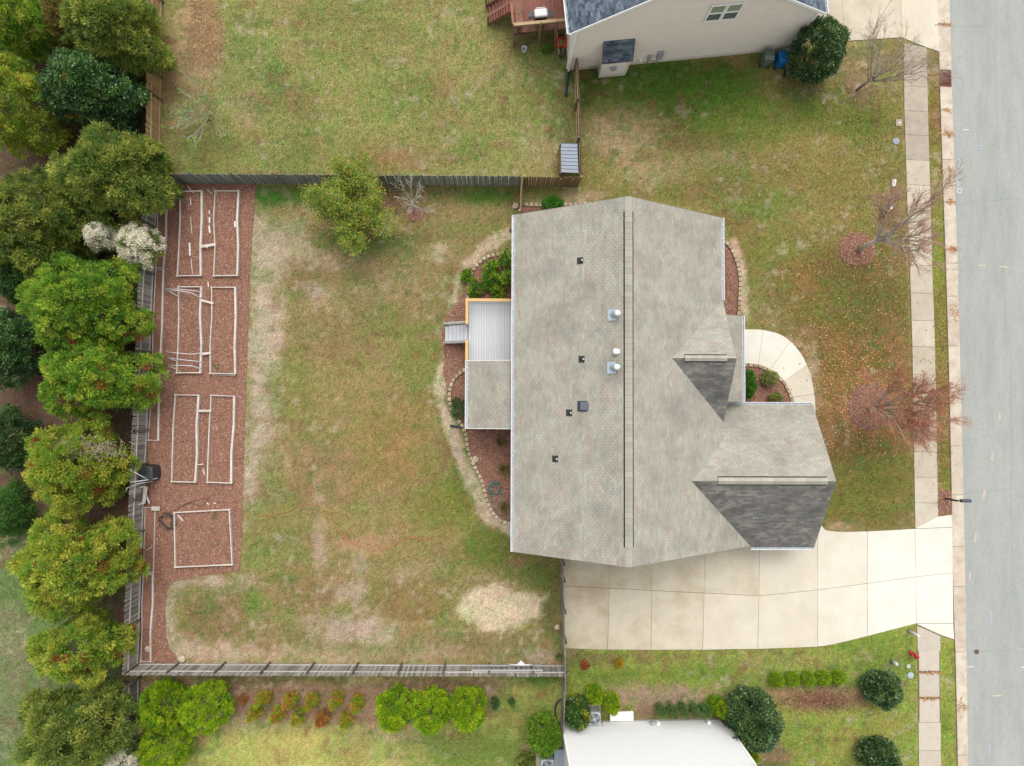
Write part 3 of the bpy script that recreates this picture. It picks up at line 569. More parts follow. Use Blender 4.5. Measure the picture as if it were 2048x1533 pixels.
shingle(S, [(Xp, Yp1, ze), (Xe, Yp1, ze), (xpm, Ypm, zp), (Xp, Ypm, zp)], (1, 0, 0), SH, seed=5)
o = S.build('shingles', M_shing, rf); tag(o, kind='stuff')
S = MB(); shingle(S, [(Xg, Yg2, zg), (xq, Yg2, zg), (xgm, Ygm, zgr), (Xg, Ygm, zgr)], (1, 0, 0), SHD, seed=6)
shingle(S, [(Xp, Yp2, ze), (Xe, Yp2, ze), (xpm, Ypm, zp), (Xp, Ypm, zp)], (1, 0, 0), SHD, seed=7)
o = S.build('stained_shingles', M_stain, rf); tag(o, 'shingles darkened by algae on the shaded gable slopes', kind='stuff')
# ridge vents with their cap shingles
M_cap = mat('ridge_cap_mat', C(188, 183, 166), .95, .06, 3., .1, 60., rnd=.10); M_vent = mat('vent_black', (.018, .018, .018), .9, 0.)
def ridge(a, b, p1, p2, hw=.20):
    a, b = Vector(a), Vector(b); d = (b - a).normalized(); L = (b - a).length; s_ = Vector((-d.y, d.x, 0)); up = Vector((0, 0, 1))
    v = MB(); q = hw + .06
    v.add([a + s_ * q - up * (q * p1 - .034), a + up * .05, a - s_ * q - up * (q * p2 - .034), b + s_ * q - up * (q * p1 - .034), b + up * .05, b - s_ * q - up * (q * p2 - .034)] + [a + s_ * q - up * q * p1, a - s_ * q - up * q * p2, b + s_ * q - up * q * p1, b - s_ * q - up * q * p2],
          [(0, 3, 4, 1), (1, 4, 5, 2), (0, 6, 8, 3), (2, 5, 9, 7), (0, 1, 2, 7, 6), (3, 8, 9, 5, 4)])
    vo = v.build('ridge_vent', M_vent, rf); n = int(L / .3)
    for i in range(n):
        t0, t1 = i / n * L, ((i + 1) / n * L) - .006; mb = MB(); h0, h1 = .075, .064; q = hw
        for t, h in ((t0, h0), (t1, h1)):
            p = a + d * t; mb.v += [tuple(p + s_ * q + up * (h - q * p1)), tuple(p + up * h), tuple(p - s_ * q + up * (h - q * p2)), tuple(p + s_ * q + up * (h - .02 - q * p1)), tuple(p - s_ * q + up * (h - .02 - q * p2))]
        mb.f = [(0, 5, 6, 1), (1, 6, 7, 2), (3, 8, 5, 0), (2, 7, 9, 4), (0, 1, 2, 4, 3)]
        mb.build('ridge_cap', M_cap, vo)
pl_ = (zr - zl) / (Xr - Xl); pg = (zgr - zg) / ((Yg1 - Yg2) / 2); pp = (zp - ze) / ((Yp1 - Yp2) / 2)
ridge((Xr, Yb + 1.0, zr), (Xr, Yt - .75, zr), pl_, pm); ridge((Xg - .45, Ygm, zgr), (xgm + 1.5, Ygm, zgr), pg, pg, .19); ridge((Xp - .5, Ypm, zp), (xpm + .7, Ypm, zp), pp, pp, .16)
for a, b in (((Xr, Yb, zr), (Xr, Yb + 1.0, zr)), ((Xr, Yt - .75, zr), (Xr, Yt, zr))):
    mb = MB(); 
    for y_ in (a[1], b[1]): mb.v += [(Xr - .17, y_, zr + .03 - .17 * pl_), (Xr, y_, zr + .035), (Xr + .17, y_, zr + .03 - .17 * pm)]
    mb.f = [(0, 3, 4, 1), (1, 4, 5, 2)]; mb.build('ridge_cap', M_cap, rf)
# gutters
M_gut = mat('gutter_white', C(240, 243, 246), .45, .05, 6., spec=.5); M_gdirt = mat('gutter_floor', C(206, 212, 218), .7, .2, 6.)
def gutter(root, a, b, out, wd=.13, every=.85, name='gutter'):
    a, b, n = Vector(a), Vector(b), Vector(out); d = (b - a).normalized(); up = Vector((0, 0, 1)); g_ = MB()
    g_.bar(a + n * (wd + .008) - up * .02, b + n * (wd + .008) - up * .02, .045, .10); g_.bar(a + n * .01 - up * .03, b + n * .01 - up * .03, .015, .10)
    for e, s in ((a, 1), (b, -1)): g_.bar(e + d * s * .012 + n * .015 - up * .03, e + d * s * .012 + n * wd - up * .03, .02, .1)
    o = g_.build(name, M_gut, root); f = MB(); f.bar(a + n * wd / 2 - up * .07, b + n * wd / 2 - up * .07, wd - .03, .02); f.build('gutter_floor', M_gdirt, o)
    h = MB(); L = (b - a).length; k = int(L / every)
    for i in range(k + 1): t = (i + .5) / (k + 1) * L; h.bar(a + d * t + n * .0 + up * .03, a + d * t + n * wd + up * .03, .03, .012)
    h.build('gutter_hangers', M_gut, o); return o
gutter(rf, (Xl, Yb, zl), (Xl, Yt, zl), (-1, 0, 0)); gutter(rf, (Xe, Yp1 + .05, ze), (Xe, Yt, ze), (1, 0, 0)); gutter(rf, (Xe + .02, Yg1, zg), (Xg - .05, Yg1, zg), (0, 1, 0)); gutter(rf, (xq, Yg2, zg), (Xg, Yg2, zg), (0, -1, 0))
for a, b in (((Xl, Yb - .012, zl - .09), (Xr, Yb - .012, zr - .09)), ((Xr, Yb - .012, zr - .09), (xq, Yb - .012, zg - .09)), ((Xl, Yt + .012, zl - .09), (Xr, Yt + .012, zr - .09)), ((Xr, Yt + .012, zr - .09), (Xe, Yt + .012, ze - .09)), ((Xg + .012, Yg1, zg - .09), (Xg + .012, Ygm, zgr - .09)), ((Xg + .012, Ygm, zgr - .09), (Xg + .012, Yg2, zg - .09)), ((Xp + .012, Yp1, ze - .09), (Xp + .012, Ypm, zp - .09)), ((Xp + .012, Ypm, zp - .09), (Xp + .012, Yp2, ze - .09))): MB().bar(a, b, .02, .18).build('fascia', mat('fascia_brown', C(150, 146, 134), .8, .05, 4.), rf)
# front porch lean-to below the gable
zq = 2.95; a = P(1484, 632, zq); b = P(1484, 804, zq)
mb = MB(); mb.slab([(a[0], a[1], zq), (b[0], b[1], zq), (12.5, b[1], 3.7), (12.5, a[1], 3.7)], .12); pr = mb.build('porch_roof', M_under, house)
S = MB(); shingle(S, [(a[0], b[1], zq), (a[0], a[1], zq), (12.5, a[1], 3.7), (12.5, b[1], 3.7)], (0, 1, 0), SH, seed=8); tag(S.build('shingles', M_shing, pr), kind='stuff')
gutter(pr, (a[0], b[1], zq), (a[0], a[1], zq), (1, 0, 0))
for y_ in (a[1] - .4, b[1] + .4): MB().box((a[0] - .3, y_, 1.42), (.16, .16, 2.83)).build('porch_post', M_trim, house)
mb = MB(); mb.prism([(12.3, a[1]), (a[0] - .1, a[1]), (a[0] - .1, b[1]), (12.3, b[1])], 0, .3); mb.build('porch_floor', conc(1), house)
# rear covered porch roof
zs = 3.15; c0 = P(936, 722, zs); c1 = P(934, 857, zs); xs_ = c0[0]; zw = 3.78
mb = MB(); mb.slab([(xs_, c1[1], zs), (xs_, c0[1], zs), (1.15, c0[1], zw), (1.15, c1[1], zw)], .14); br = mb.build('rear_porch_roof', M_under, house)
S = MB(); shingle(S, [(xs_, c1[1], zs), (xs_, c0[1], zs), (1.15, c0[1], zw), (1.15, c1[1], zw)], (0, 1, 0), [tuple(x * .93 for x in q) for q in SH], seed=9); tag(S.build('shingles', M_shing, br), kind='stuff')
gutter(br, (xs_, c1[1], zs), (xs_, c0[1], zs), (-1, 0, 0))
for y_ in (c1[1] - .012, c0[1] + .012): MB().bar((xs_ - .1, y_, zs - .06), (1.1, y_, zw - .06), .02, .14).build('fascia', M_trim, br)
for y_ in (c1[1] + .15, c0[1] - .15): MB().box((xs_ + .2, y_, 1.5), (.14, .14, 3.1)).build('porch_post', M_trim, house)
# roof penetrations
def onroof(u, v, left=True):
    z = 5.
    for _ in range(30):
        p = P(u, v, z); z = (zl + (p[0] - Xl) * pl_) if p[0] < Xr else zm(p[0])
    return P(u, v, z), math.atan(pl_)
M_blk = mat('boot_black', C(58, 58, 60), .7, .1, 10.); M_galv = mat('galvanised', C(196, 212, 222), .35, .12, 12., spec=.5, metal=.3); M_white = mat('white_plastic', C(250, 250, 250), .5, .03, 10.)
def boot(u, v):
    p, sl_ = onroof(u, v); c = Vector(p) + Vector((0, 0, .03))
    b_ = MB(); b_.box(c, (.36, .36, .02), ry=-sl_); o = b_.build('pipe_boot', M_blk, house)
    MB().lathe(c + Vector((.08, 0, -.02)), [(.13, 0), (.12, .07), (.07, .13), (.065, .15)], 14).build('boot_collar', M_blk, o)
    MB().lathe(c + Vector((.08, 0, .1)), [(.05, 0), (.05, .14), (.035, .14), (.03, .06)], 12).build('vent_pipe', M_white, o)
for u, v in ((1160, 522), (1163, 719), (1138, 826), (1110, 918)): boot(u, v)
for u, v in ((1228, 630), (1227, 736)):
    p, sl_ = onroof(u, v); c = Vector(p); b_ = MB(); b_.box(c + Vector((-.1, 0, .0)), (.5, .62, .02), ry=-sl_); o = b_.build('flue_flashing', M_galv, house)
    MB().lathe(c + Vector((.06, 0, -.05)), [(.25, 0), (.2, .15), (.12, .26), (.11, .6), (.17, .62), (.17, .66), (.1, .68)], 16).build('flue_cone', M_galv, o, True)
    MB().lathe(c + Vector((.06, 0, .58)), [(.15, .0), (.16, .03), (.16, .2), (.12, .26), (.03, .28)], 16).build('flue_cap', M_white, o, True)
p, sl_ = onroof(1231, 704); o = MB().lathe(Vector(p), [(.16, -.1), (.16, .22), (.13, .28), (.04, .3)], 14, sq=5).build('vent_hood', M_white, house, True); MB().box(Vector(p) + Vector((.14, 0, .1)), (.14, .2, .16)).build('hood_outlet', M_white, o)
p, sl_ = onroof(1166, 813); M_slate = mat('box_vent_grey', C(104, 112, 122), .5, .1, 10., spec=.4)
o = MB().box(Vector(p) + Vector((-.05, 0, .02)), (.56, .56, .02), ry=-sl_).build('box_vent', mat('box_vent_base', C(70, 74, 80), .7), house); q_ = MB(); q_.box(Vector(p) + Vector((.05, 0, .14)), (.44, .44, .14), ry=-sl_ * .7); q_.build('vent_hood', M_slate, o, bevel=.04)

# ------------------------------------------------------------------ rear deck
M_comp = mat('deck_grey', C(228, 230, 233), .6, .05, 3., .04, 60., rnd=.035, spec=.3, stretch=(8, .6, 1)); M_new = mat('new_pine', C(244, 202, 132), .75, .08, 2., .06, 30., rnd=.03, stretch=(3, 3, 3)); M_wood = mat('weathered_rail', C(176, 172, 168), .9, .12, 3., .12, 40., rnd=.08)
M_blkm = mat('black_metal', (.02, .02, .022), .5, 0., spec=.4)
zd = 1.10; d0 = P(937.5, 604, zd); xd0 = d0[0]; yd1 = d0[1] + .12; yd0 = P(937, 858, zd)[1] + .3
deck = thing('deck', 'raised grey board deck with bright new pine handrails behind the house', 'deck', ((xd0 + 1.1) / 2, yd1 - 2, 0))
n = 20; bw = (1.08 - xd0) / n
bm_ = MB().box((0, 0, 0), (bw - .010, yd1 - yd0, .03)); bmesh_board = None
for i in range(n):
    if bmesh_board is None:
        o = bm_.build('board', M_comp, None); o.parent = deck; bmesh_board = o.data
    else: o = link('board', bmesh_board, None, deck)
    o.location = Vector((xd0 + (i + .5) * bw, (yd0 + yd1) / 2, zd - .015)) - Vector(deck.location)
fr = MB(); fr.box(((xd0 + 1.1) / 2, yd1 - .02, zd - .16), (1.1 - xd0, .05, .24)); fr.box(((xd0 + 1.1) / 2, yd0 + .02, zd - .16), (1.1 - xd0, .05, .24)); fr.box((xd0 + .02, (yd0 + yd1) / 2, zd - .161), (.05, yd1 - yd0 - .1, .24)); fr.build('rim_joist', M_wood, deck)
fr = MB(); fr.box(((xd0 + 1.1) / 2, (yd0 + yd1) / 2, zd - .06), (1.06 - xd0, yd1 - yd0 - .15, .02)); fr.build('under_deck', M_dark, deck)
for x_, y_ in ((xd0 + .1, yd1 - .1), (xd0 + .1, yd0 + .1), (xd0 + .1, (yd0 + yd1) / 2), (.9, yd1 - .1)): MB().box((x_, y_, .48), (.14, .14, .95)).build('deck_post', M_wood, deck)
zt = 2.05; r0 = P(934, 600, zt); rA = P(1040, 599, zt); rB = P(934.5, 648, zt); rC = P(932.5, 680, zt); rD = P(931.5, 733, zt)
for a, b in ((Vector((r0[0] - .1, r0[1], zt)), Vector((1.0, r0[1], zt))), (Vector((r0[0], r0[1] - .09, zt)), Vector((r0[0], rB[1], zt))), (Vector((r0[0], rC[1], zt)), Vector((r0[0], rD[1], zt)))):
    MB().bar(a, b, .17, .04).build('handrail', M_new, deck)
    q_ = MB(); q_.bar(a - Vector((0, 0, .1)), b - Vector((0, 0, .1)), .05, .05); q_.bar(a - Vector((0, 0, .82)), b - Vector((0, 0, .82)), .05, .05); q_.build('rail', M_wood, deck)
    L = (b - a).length; k = int(L / .13); t_ = MB()
    for i in range(1, k):
        p = a.lerp(b, i / k); MB().bar(p - Vector((0, 0, .84)), p - Vector((0, 0, .08)), .025, .025).build('baluster', M_blkm, deck)
    for e in (a, b): MB().box((e[0] + (.07 if e is a and abs(a.y - b.y) < .01 else 0), e[1], zt - .5), (.1, .1, .96)).build('rail_post', M_wood, deck)
# steps down to the mulch
ys0, ys1 = P(900, 684, .6)[1], P(900, 651, .6)[1]; xb = xd0 - .02; xt = P(891, 668, .1)[0]; ns = 6
for i in range(ns):
    zz = zd * (ns - i) / (ns + 1); xa = xb + (xt - xb) * i / ns; MB().box((xa + (xt - xb) / ns / 2, (ys0 + ys1) / 2, zz), (abs(xt - xb) / ns + .02, ys1 - ys0, .04)).build('tread', M_comp, deck)
    MB().box((xa - .02, (ys0 + ys1) / 2, zz + .085), (.02, ys1 - ys0 - .06, .12)).build('riser', M_wood, deck)
for y_ in (ys0 - .07, ys1 + .07):
    MB().bar((xb, y_, zd - .1), (xt, y_, .08), .04, .22).build('stringer', M_wood, deck)
    MB().bar((xb + .05, y_, zd + .88), (xt - .05, y_, .98), .14, .04).build('stair_handrail', M_wood, deck)
    for i in range(1, 10): t = i / 10; MB().bar((xb + (xt - xb) * t, y_, zd * (1 - t) + .02), (xb + (xt - xb) * t, y_, (zd + .86) * (1 - t) + .94 * t), .025, .025).build('baluster', M_blkm, deck)
    MB().box((xt + .02, y_, .48), (.09, .09, .96)).build('rail_post', M_wood, deck)
# ------------------------------------------------------------------ fences, every picket its own board
M_gw = mat('fence_grey', C(176, 170, 162), .95, .18, 2., .18, 30., rnd=.42, objc=True, stretch=(9, 9, .8), tint=C(104, 98, 90), tscale=1.2, tamt=.6)
M_gr = mat('fence_rail_grey', C(214, 206, 196), .95, .1, 3., .12, 40., rnd=.1)
M_gp = mat('fence_post_dark', C(120, 110, 98), .95, .2, 3., .12, 40., rnd=.15)
M_dk = mat('fence_darkgreen', C(146, 151, 142), .95, .2, 2., .15, 30., rnd=.34, objc=True, stretch=(9, 9, .8), tint=C(106, 113, 106), tscale=1.3, tamt=.5)
M_tn = mat('fence_tan', C(196, 160, 112), .95, .15, 2., .15, 30., rnd=.16, objc=True, stretch=(9, 9, .8), tint=C(150, 122, 88), tscale=1.2, tamt=.5)
M_tr = mat('fence_rail_tan', C(206, 178, 138), .95, .1, 3., .12, 40., rnd=.1)
M_bn = mat('fence_brown', C(158, 136, 100), .95, .15, 2., .15, 30., rnd=.16, objc=True, stretch=(9, 9, .8), tint=C(108, 92, 66), tscale=1.3, tamt=.5)
M_red = mat('stain_red', C(168, 112, 98), .85, .12, 3., .12, 40., rnd=.12, stretch=(6, 1, 1), tint=C(116, 70, 62), tscale=1.6, tamt=.5)
PK = {}
def picket_mesh(h, m):
    k = (round(h, 2), m.name)
    if k not in PK:
        w_, t_ = .066, .011; e = .035
        pr = [(-w_, 0), (w_, 0), (w_, h - e), (w_ - e, h), (-w_ + e, h), (-w_, h - e)]; n = len(pr)
        me = bpy.data.meshes.new('picket'); me.from_pydata([(x, -t_, z) for x, z in pr] + [(x, t_, z) for x, z in pr], [], [tuple(range(n)), tuple(range(2 * n - 1, n - 1, -1))] + [(i, n + i, n + (i + 1) % n, (i + 1) % n) for i in range(n)])
        me.materials.append(m); PK[k] = me
    return PK[k]
def fence(name, label, pts, post_px, side, mp, mr, mpost, h=1.83, step=.145, rails=(.25, 1.3), skip=None, group='board fences round the yards', rail_w=.045, rail_h=.09, jit=.03):
    """pts: base corners; side=+1 puts rails and posts on the left of travel"""
    root = thing(name, label, 'fence', pts[0], group); r = random.Random(len(label))
    for a, b in zip(pts[:-1], pts[1:]):
        a, b = Vector(a), Vector(b); d = (b - a).normalized(); n = Vector((-d.y, d.x, 0)) * side; L = (b - a).length; ang = math.atan2(d.y, d.x); k = int(L / step)
        for i in range(k):
            if skip and skip(i / k): continue
            hh = h + r.choice((-.03, -.015, 0, 0, .015, .03)) * (jit / .03); o = link('picket', picket_mesh(hh, mp), None, root)
            p = a + d * ((i + .5) / k * L) - n * (.03 + r.uniform(0, .006)); o.location = p - Vector(root.location); o.rotation_euler = (r.uniform(-.012, .012), r.uniform(-.02, .02) * jit / .03, ang + r.uniform(-.03, .03))
        ts = [(Vector(q) - a).dot(d) for q in post_px] if post_px else [i * L / max(1, round(L / 2.45)) for i in range(max(1, round(L / 2.45)) + 1)]
        ts = sorted(t for t in ts if -.2 <= t <= L + .2)
        for t in ts: MB().box(a + d * t + n * .06 + Vector((0, 0, h / 2 - .03)), (.10, .10, h - .06), rz=ang).build('post', mpost, root)
        tt = sorted(set([0.] + [t for t in ts if .1 < t < L - .1] + [L]))
        for t0, t1 in zip(tt[:-1], tt[1:]):
            for z in rails:
                dz = r.uniform(-.02, .02); MB().bar(a + d * (t0 + .01) + n * (.005) + Vector((0, 0, z + dz)), a + d * (t1 - .01) + n * (.005) + Vector((0, 0, z + r.uniform(-.02, .02))), rail_w, rail_h).build('rail', mr, root)
    return root
cornS, cornN = P(279, 1326), P(318, 366)
rear_pts = [cornN, P(309, 550), P(297, 860), P(288, 1060), cornS]
fence('rear_fence', 'long grey board fence behind the garden beds, rails facing the yard', rear_pts, None, 1, M_gw, M_gr, M_gp)
fence('side_fence', 'weathered grey board fence along the lower edge of the back yard with a hung ladder', [cornS + Vector((.02, 0, 0)), P(1126, 1329)], P2([(360, 1326), (451, 1326), (540, 1327), (629, 1327), (717, 1327), (804, 1328), (891, 1328), (979, 1328), (1064, 1329)]), 1, M_gw, M_gr, M_gp)
fence('side_fence', 'dark mossy board fence along the upper edge of the back yard behind the leafy tree', [cornN + Vector((.1, 0, 0)), P(1040, 371)], None, 1, M_dk, M_gr, M_gp, jit=.02)
fence('side_fence', 'short brown board fence next to the small metal roofed shelter', [P(1047, 372), P(1156, 373)], None, 1, M_bn, M_tr, M_tr)
fence('return_fence', 'short brown fence return running from the boundary to the upper house corner', [P(1042, 371), P(1040, 436)], None, -1, M_bn, M_tr, M_tr)
fence('divider_fence', 'narrow brown fence running up from the metal roofed shelter to the beige house', [P(1156, 371), P(1149, 146)], None, 1, M_bn, M_tr, M_bn)
fence('rear_fence', 'newer tan board fence behind the upper back yard, half hidden by trees', [P(322, 364), P(327, -120)], P2([(326, 5), (325, 80), (324, 158), (323, 202), (325, -70)]), -1, M_tn, M_tr, M_bn)
fence('rear_fence', 'grey board fence continuing below the yard corner beside bright green shrubs', [P(281, 1352), P(274, 1640)], None, 1, M_gw, M_gr, M_gp)
fence('gate_fence', 'weathered fence with tan gate boards along the edge of the driveway', [P(1122, 1112), P(1127, 1329)], P2([(1122, 1118), (1123, 1150), (1124, 1211), (1126, 1268), (1127, 1327)]), 1, M_gw, M_tr, M_gp)
fence('divider_fence', 'grey fence running down from the yard corner to the white house', [P(1127, 1332), P(1123, 1448)], None, 1, M_gw, M_gr, M_gp)
# ladder and white bracket hung on the lower fence
M_alu = mat('aluminium', C(232, 234, 236), .35, .05, 8., spec=.5, metal=.4)
lad = thing('ladder', 'aluminium extension ladder hung sideways along the weathered lower fence', 'ladder', P(1010, 1330))
la, lb = P(945, 1332, .0), P(1081, 1333, .0); yl = la[1] + .20
for z, q_ in ((.5, .09), (1.25, .14)): MB().bar((la[0], yl, z), (lb[0] + .05, yl, z), .07, q_).build('stile', M_alu, lad)
for i in range(14): x_ = la[0] + .15 + i * (lb[0] - la[0] - .3) / 13; MB().bar((x_, yl, .5), (x_, yl, 1.25), .045, .045).build('rung', M_alu, lad)
br_ = thing('bracket', 'white curved plastic hose bracket on the lower fence above the ladder', 'bracket', P(1041, 1326))
xc = P(1041, 1330)[0]; pts = [(xc - .7, yl + .12, .55), (xc - .66, yl + .2, .85), (xc - .45, yl + .26, 1.05), (xc, yl + .28, 1.1), (xc + .45, yl + .26, 1.05), (xc + .66, yl + .2, .85), (xc + .7, yl + .12, .55)]
MB().tube(pts, .035, 8).build('arm', M_white, br_); MB().box((xc, yl + .34, 1.1), (.36, .16, .12)).build('mount', M_white, br_); MB().box((xc, yl + .46, 1.1), (.12, .12, .1)).build('knob', M_white, br_)

# ------------------------------------------------------------------ raised garden beds
M_pale = mat('bed_board', C(238, 226, 215), .95, .08, 3., .1, 40., rnd=.08, tint=C(206, 190, 178), tscale=2.5, tamt=.6)
beds = [('long raised bed with a leaning right board, top left of the garden', [(359, 383), (403, 382), (401, 551), (354, 552)], .05), ('long raised bed in the top right corner of the mulched garden', [(430, 382), (477, 382), (474, 551), (427, 552)], .05),
        ('long raised bed crossed by white pipes beside the rear fence', [(356, 574), (402, 574), (400, 746), (353, 746)], .05), ('long raised bed with a small green weed at its lower end', [(423, 575), (470, 575), (470, 748), (420, 747)], .05),
        ('long slightly skewed raised bed nearest the black compost bin', [(350, 790), (397, 791), (390, 965), (343, 964)], .05), ('long raised bed at the right below the pipes, beside the lawn', [(422, 791), (468, 793), (462, 967), (414, 965)], .05), ('wide almost square raised bed at the lower end of the garden', [(348, 1026), (458, 1020), (464, 1130), (350, 1135)], .05)]
zb = .26
def frame(root, px, z, open_=(), wd=.058):
    pts = P2(px, z); n = len(pts)
    for i in range(n):
        if i in open_: continue
        a, b = pts[i], pts[(i + 1) % n]; L = (b - a).length; k = 3 if L > 4 else 1; d = (b - a).normalized(); s_ = Vector((-d.y, d.x, 0)); prev = a + s_ * 0
        for j in range(k):                                         # long sides are several boards, bowed by the soil
            e = a.lerp(b, (j + 1) / k) + (s_ * random.uniform(-.07, .07) if j < k - 1 else Vector())
            q0 = prev + d * .004; q1 = e - d * .004
            MB().bar(Vector((q0.x, q0.y, z / 2)), Vector((q1.x, q1.y, z / 2)), wd + (.06 if i == 1 and L > 4 else 0), z).build('board', M_pale, root); prev = e
    for p in pts: MB().box((p.x, p.y, z / 2 + .01), (.09, .09, z + .03)).build('corner_post', M_pale, root)
for lab, px, _ in beds:
    c = sum((P(*q) for q in px), Vector()) / 4; root = thing('raised_bed', lab, 'garden bed', (c.x, c.y, 0), 'raised beds in the mulched garden'); frame(root, px, zb)
    q = [p.lerp(Vector((c.x, c.y, p.z)), .01) for p in P2(px, .1)]; MB().prism(q, .0, .10).build('soil', M_mulch, root)
edg = [('narrow edging bed along the upper rear fence under the overhanging tree', [(319, 372), (335, 372), (326, 536), (311, 536)]), ('narrow edging bed along the middle of the rear fence', [(311, 540), (326, 540), (316, 881), (296, 881)]),
       ('narrow edging bed along the fence beside the square bed', [(290, 1016), (310, 1016), (306, 1145), (286, 1145)]), ('narrow edging bed at the bottom corner of the fence', [(286, 1149), (305, 1149), (301, 1324), (281, 1324)])]
for lab, px in edg:
    c = sum((P(*q) for q in px), Vector()) / 4; root = thing('edging_bed', lab, 'garden bed', (c.x, c.y, 0), 'edging beds along the rear fence'); frame(root, px, .12, wd=.04)
    MB().prism([p.lerp(Vector((c.x, c.y, p.z)), .02) for p in P2(px, .05)], .0, .05).build('soil', M_mulch, root)
sc_ = np.concatenate([scat(P2(px, .1), 4500, 8 + i) for i, (_, px, _) in enumerate(beds)]); tag(flakes(sc_, .102, .075, .028, CH, 'mulch_chips', M_chip, 13), 'brown bark chips filling the raised beds', 'mulch', kind='stuff')
def plank(lab, a, b, z, wd=.12, ht=.03, m=None, z2=None):
    a, b = P(*a, z), P(*b, z if z2 is None else z2); return tag(MB().bar(a, b, wd, ht).build('plank', m or M_pale), lab, 'plank', 'loose boards in the garden')
plank('pale board bridging the two uppermost garden beds', (400, 494), (431, 489), zb + .02, .16); plank('short stick lying across the upper bridging board', (404, 489), (416, 497), zb + .05, .04)
plank('pale board bridging the middle beds near their upper ends', (403, 601), (427, 607), zb + .02, .13); plank('pale board bridging the middle beds near their lower ends', (399, 709), (422, 706), zb + .02, .14)
plank('pale board bridging the two lowest long beds', (393, 822), (423, 822), zb + .02, .14); plank('short pale stick jutting from the skewed bed', (391, 930), (407, 929), .2, .07); plank('pale stick lying between the two lowest long beds', (406, 937), (409, 951), .05, .07)
plank('short pale stick lying inside the square bed', (355, 1030), (366, 1042), .13, .09); plank('thin stake lying at the top edge of the uppermost left bed', (375, 372), (386, 386), .3, .05); plank('thin stake lying above the uppermost right bed', (414, 379), (425, 389), .06, .05)
plank('grey offcut board lying on the fence edging beside the square bed', (303, 1017), (320, 1018), .2, .26, .04, M_gr); plank('thin stick across the fence edging bed beside the square bed', (290, 1103), (304, 1094), .12, .04)
plank('loose frame board along the lower end of the weedy bed', (424, 750), (471, 751), .15, .04); plank('loose frame board along the right end of the weedy bed', (471, 717), (471, 750), .15, .04)
plank('leaning pale plank beside the broken fence panel', (292, 990), (299, 1007), .35, .1); 
fr_ = thing('wooden_frame', 'broken pale wooden frame leaning on the rear fence below the compost bin', 'frame', P(285, 995)); q = [P(268, 976, .9), P(292, 974, .5), P(287, 1007, .5), P(268, 1012, .9)]
for a, b, wd in ((q[0], q[3], .16), (q[1], q[2], .22), (q[0], q[1], .08), (q[3], q[2], .08)): MB().bar(a, b, wd, .05).build('board', M_gr, fr_)
def pipe(lab, pts, r=.022, m=None, name='pipe', cat='pipe', group='white plastic pipes in the garden'):
    return tag(MB().tube([P(*p) for p in pts], r, 7).build(name, m or M_white, None, True), lab, cat, group)
pipe('uppermost white pipe reaching over the bed near the fence', [(331, 578, .3), (365, 579, .8), (402, 584, .3)]); pipe('bent white pipe below the uppermost pipe over the same bed', [(332, 580, .3), (360, 582, .8), (382, 586, .7), (403, 597, .3)]); pipe('short white pipe slanting from the fence to the same bed', [(331, 579, .3), (354, 592, .3)])
pipe('white pipe arching to the lower bridging board of the middle beds', [(332, 704, .3), (360, 707, .7), (383, 709, .6), (405, 706, .3)]); pipe('straight white pipe across the lower middle bed', [(335, 716, .3), (365, 720, .6), (403, 724, .3)]); pipe('lowest bent white pipe over the lower middle bed', [(336, 732, .3), (360, 731, .7), (383, 732, .6), (402, 738, .3)]); pipe('short white pipe below the lowest bent pipe', [(338, 733, .3), (352, 738, .25)]); pipe('short white pipe between the two lower pipes', [(338, 717, .3), (352, 722, .3)])
pipe('long white pipe leaning on the fence, crossing below the black bin', [(261, 965, 1.9), (290, 961, 1.1), (315, 957, .5)], .03); pipe('white pipe slanting down from the fence past the black bin', [(260, 940, 2.0), (285, 954, 1.2), (303, 962, .5)], .03); pipe('bent white pipe hooked over the fence top below the bin', [(252, 985, 1.6), (253, 977, 1.9), (275, 968, 1.3), (306, 963, .5)], .03)
# black compost bin
cb_ = thing('compost_bin', 'black plastic compost bin standing against the rear fence', 'bin', P(306, 945)); c = P(306, 945); c.z = 0
M_bkp = mat('black_plastic', C(62, 63, 66), .55, .1, 8., spec=.4)
MB().lathe(c, [(.52, 0), (.50, .1), (.42, .82), (.44, .84), (.44, .9)], 20, sq=4).build('body', M_bkp, cb_); MB().lathe(c + Vector((0, 0, .9)), [(.46, 0), (.46, .04), (.36, .08), (.34, .06)], 20, sq=4).build('lid', M_bkp, cb_); MB().lathe(c + Vector((.05, .05, .955)), [(.14, 0), (.14, .012), (.02, .014)], 14).build('hole', M_vent, cb_)
# tangle of black irrigation tubing, hoses, cord
pts = []; r_ = random.Random(4)
for i in range(70): a = i * .55; rr = .25 + .33 * r_.random(); pts.append((335 + rr * 34 * math.cos(a) + r_.uniform(-4, 4), 1043 + rr * 34 * math.sin(a), .05 + .2 * r_.random()))
pts += [(352, 1020, .05), (372, 1008, .05), (392, 1001, .05), (408, 998, .05), (416, 1000, .05)]
tag(MB().tube([P(*p) for p in pts], .012, 5).build('irrigation_tubing', M_bkp, None, True), 'tangle of thin black irrigation tubing beside the square bed', 'tubing')
def curve_px(l, z, n=6): return [(a, b, z) for a, b in catmull(l, n)]
tag(MB().tube([P(*p) for p in curve_px([(338, 1036), (355, 1018), (372, 1010), (385, 1006), (400, 1013), (412, 1006), (418, 996)], .05)], .012, 5).build('irrigation_tubing', M_bkp, None, True), 'single black tube leading from the tangle towards the skewed bed', 'tubing')
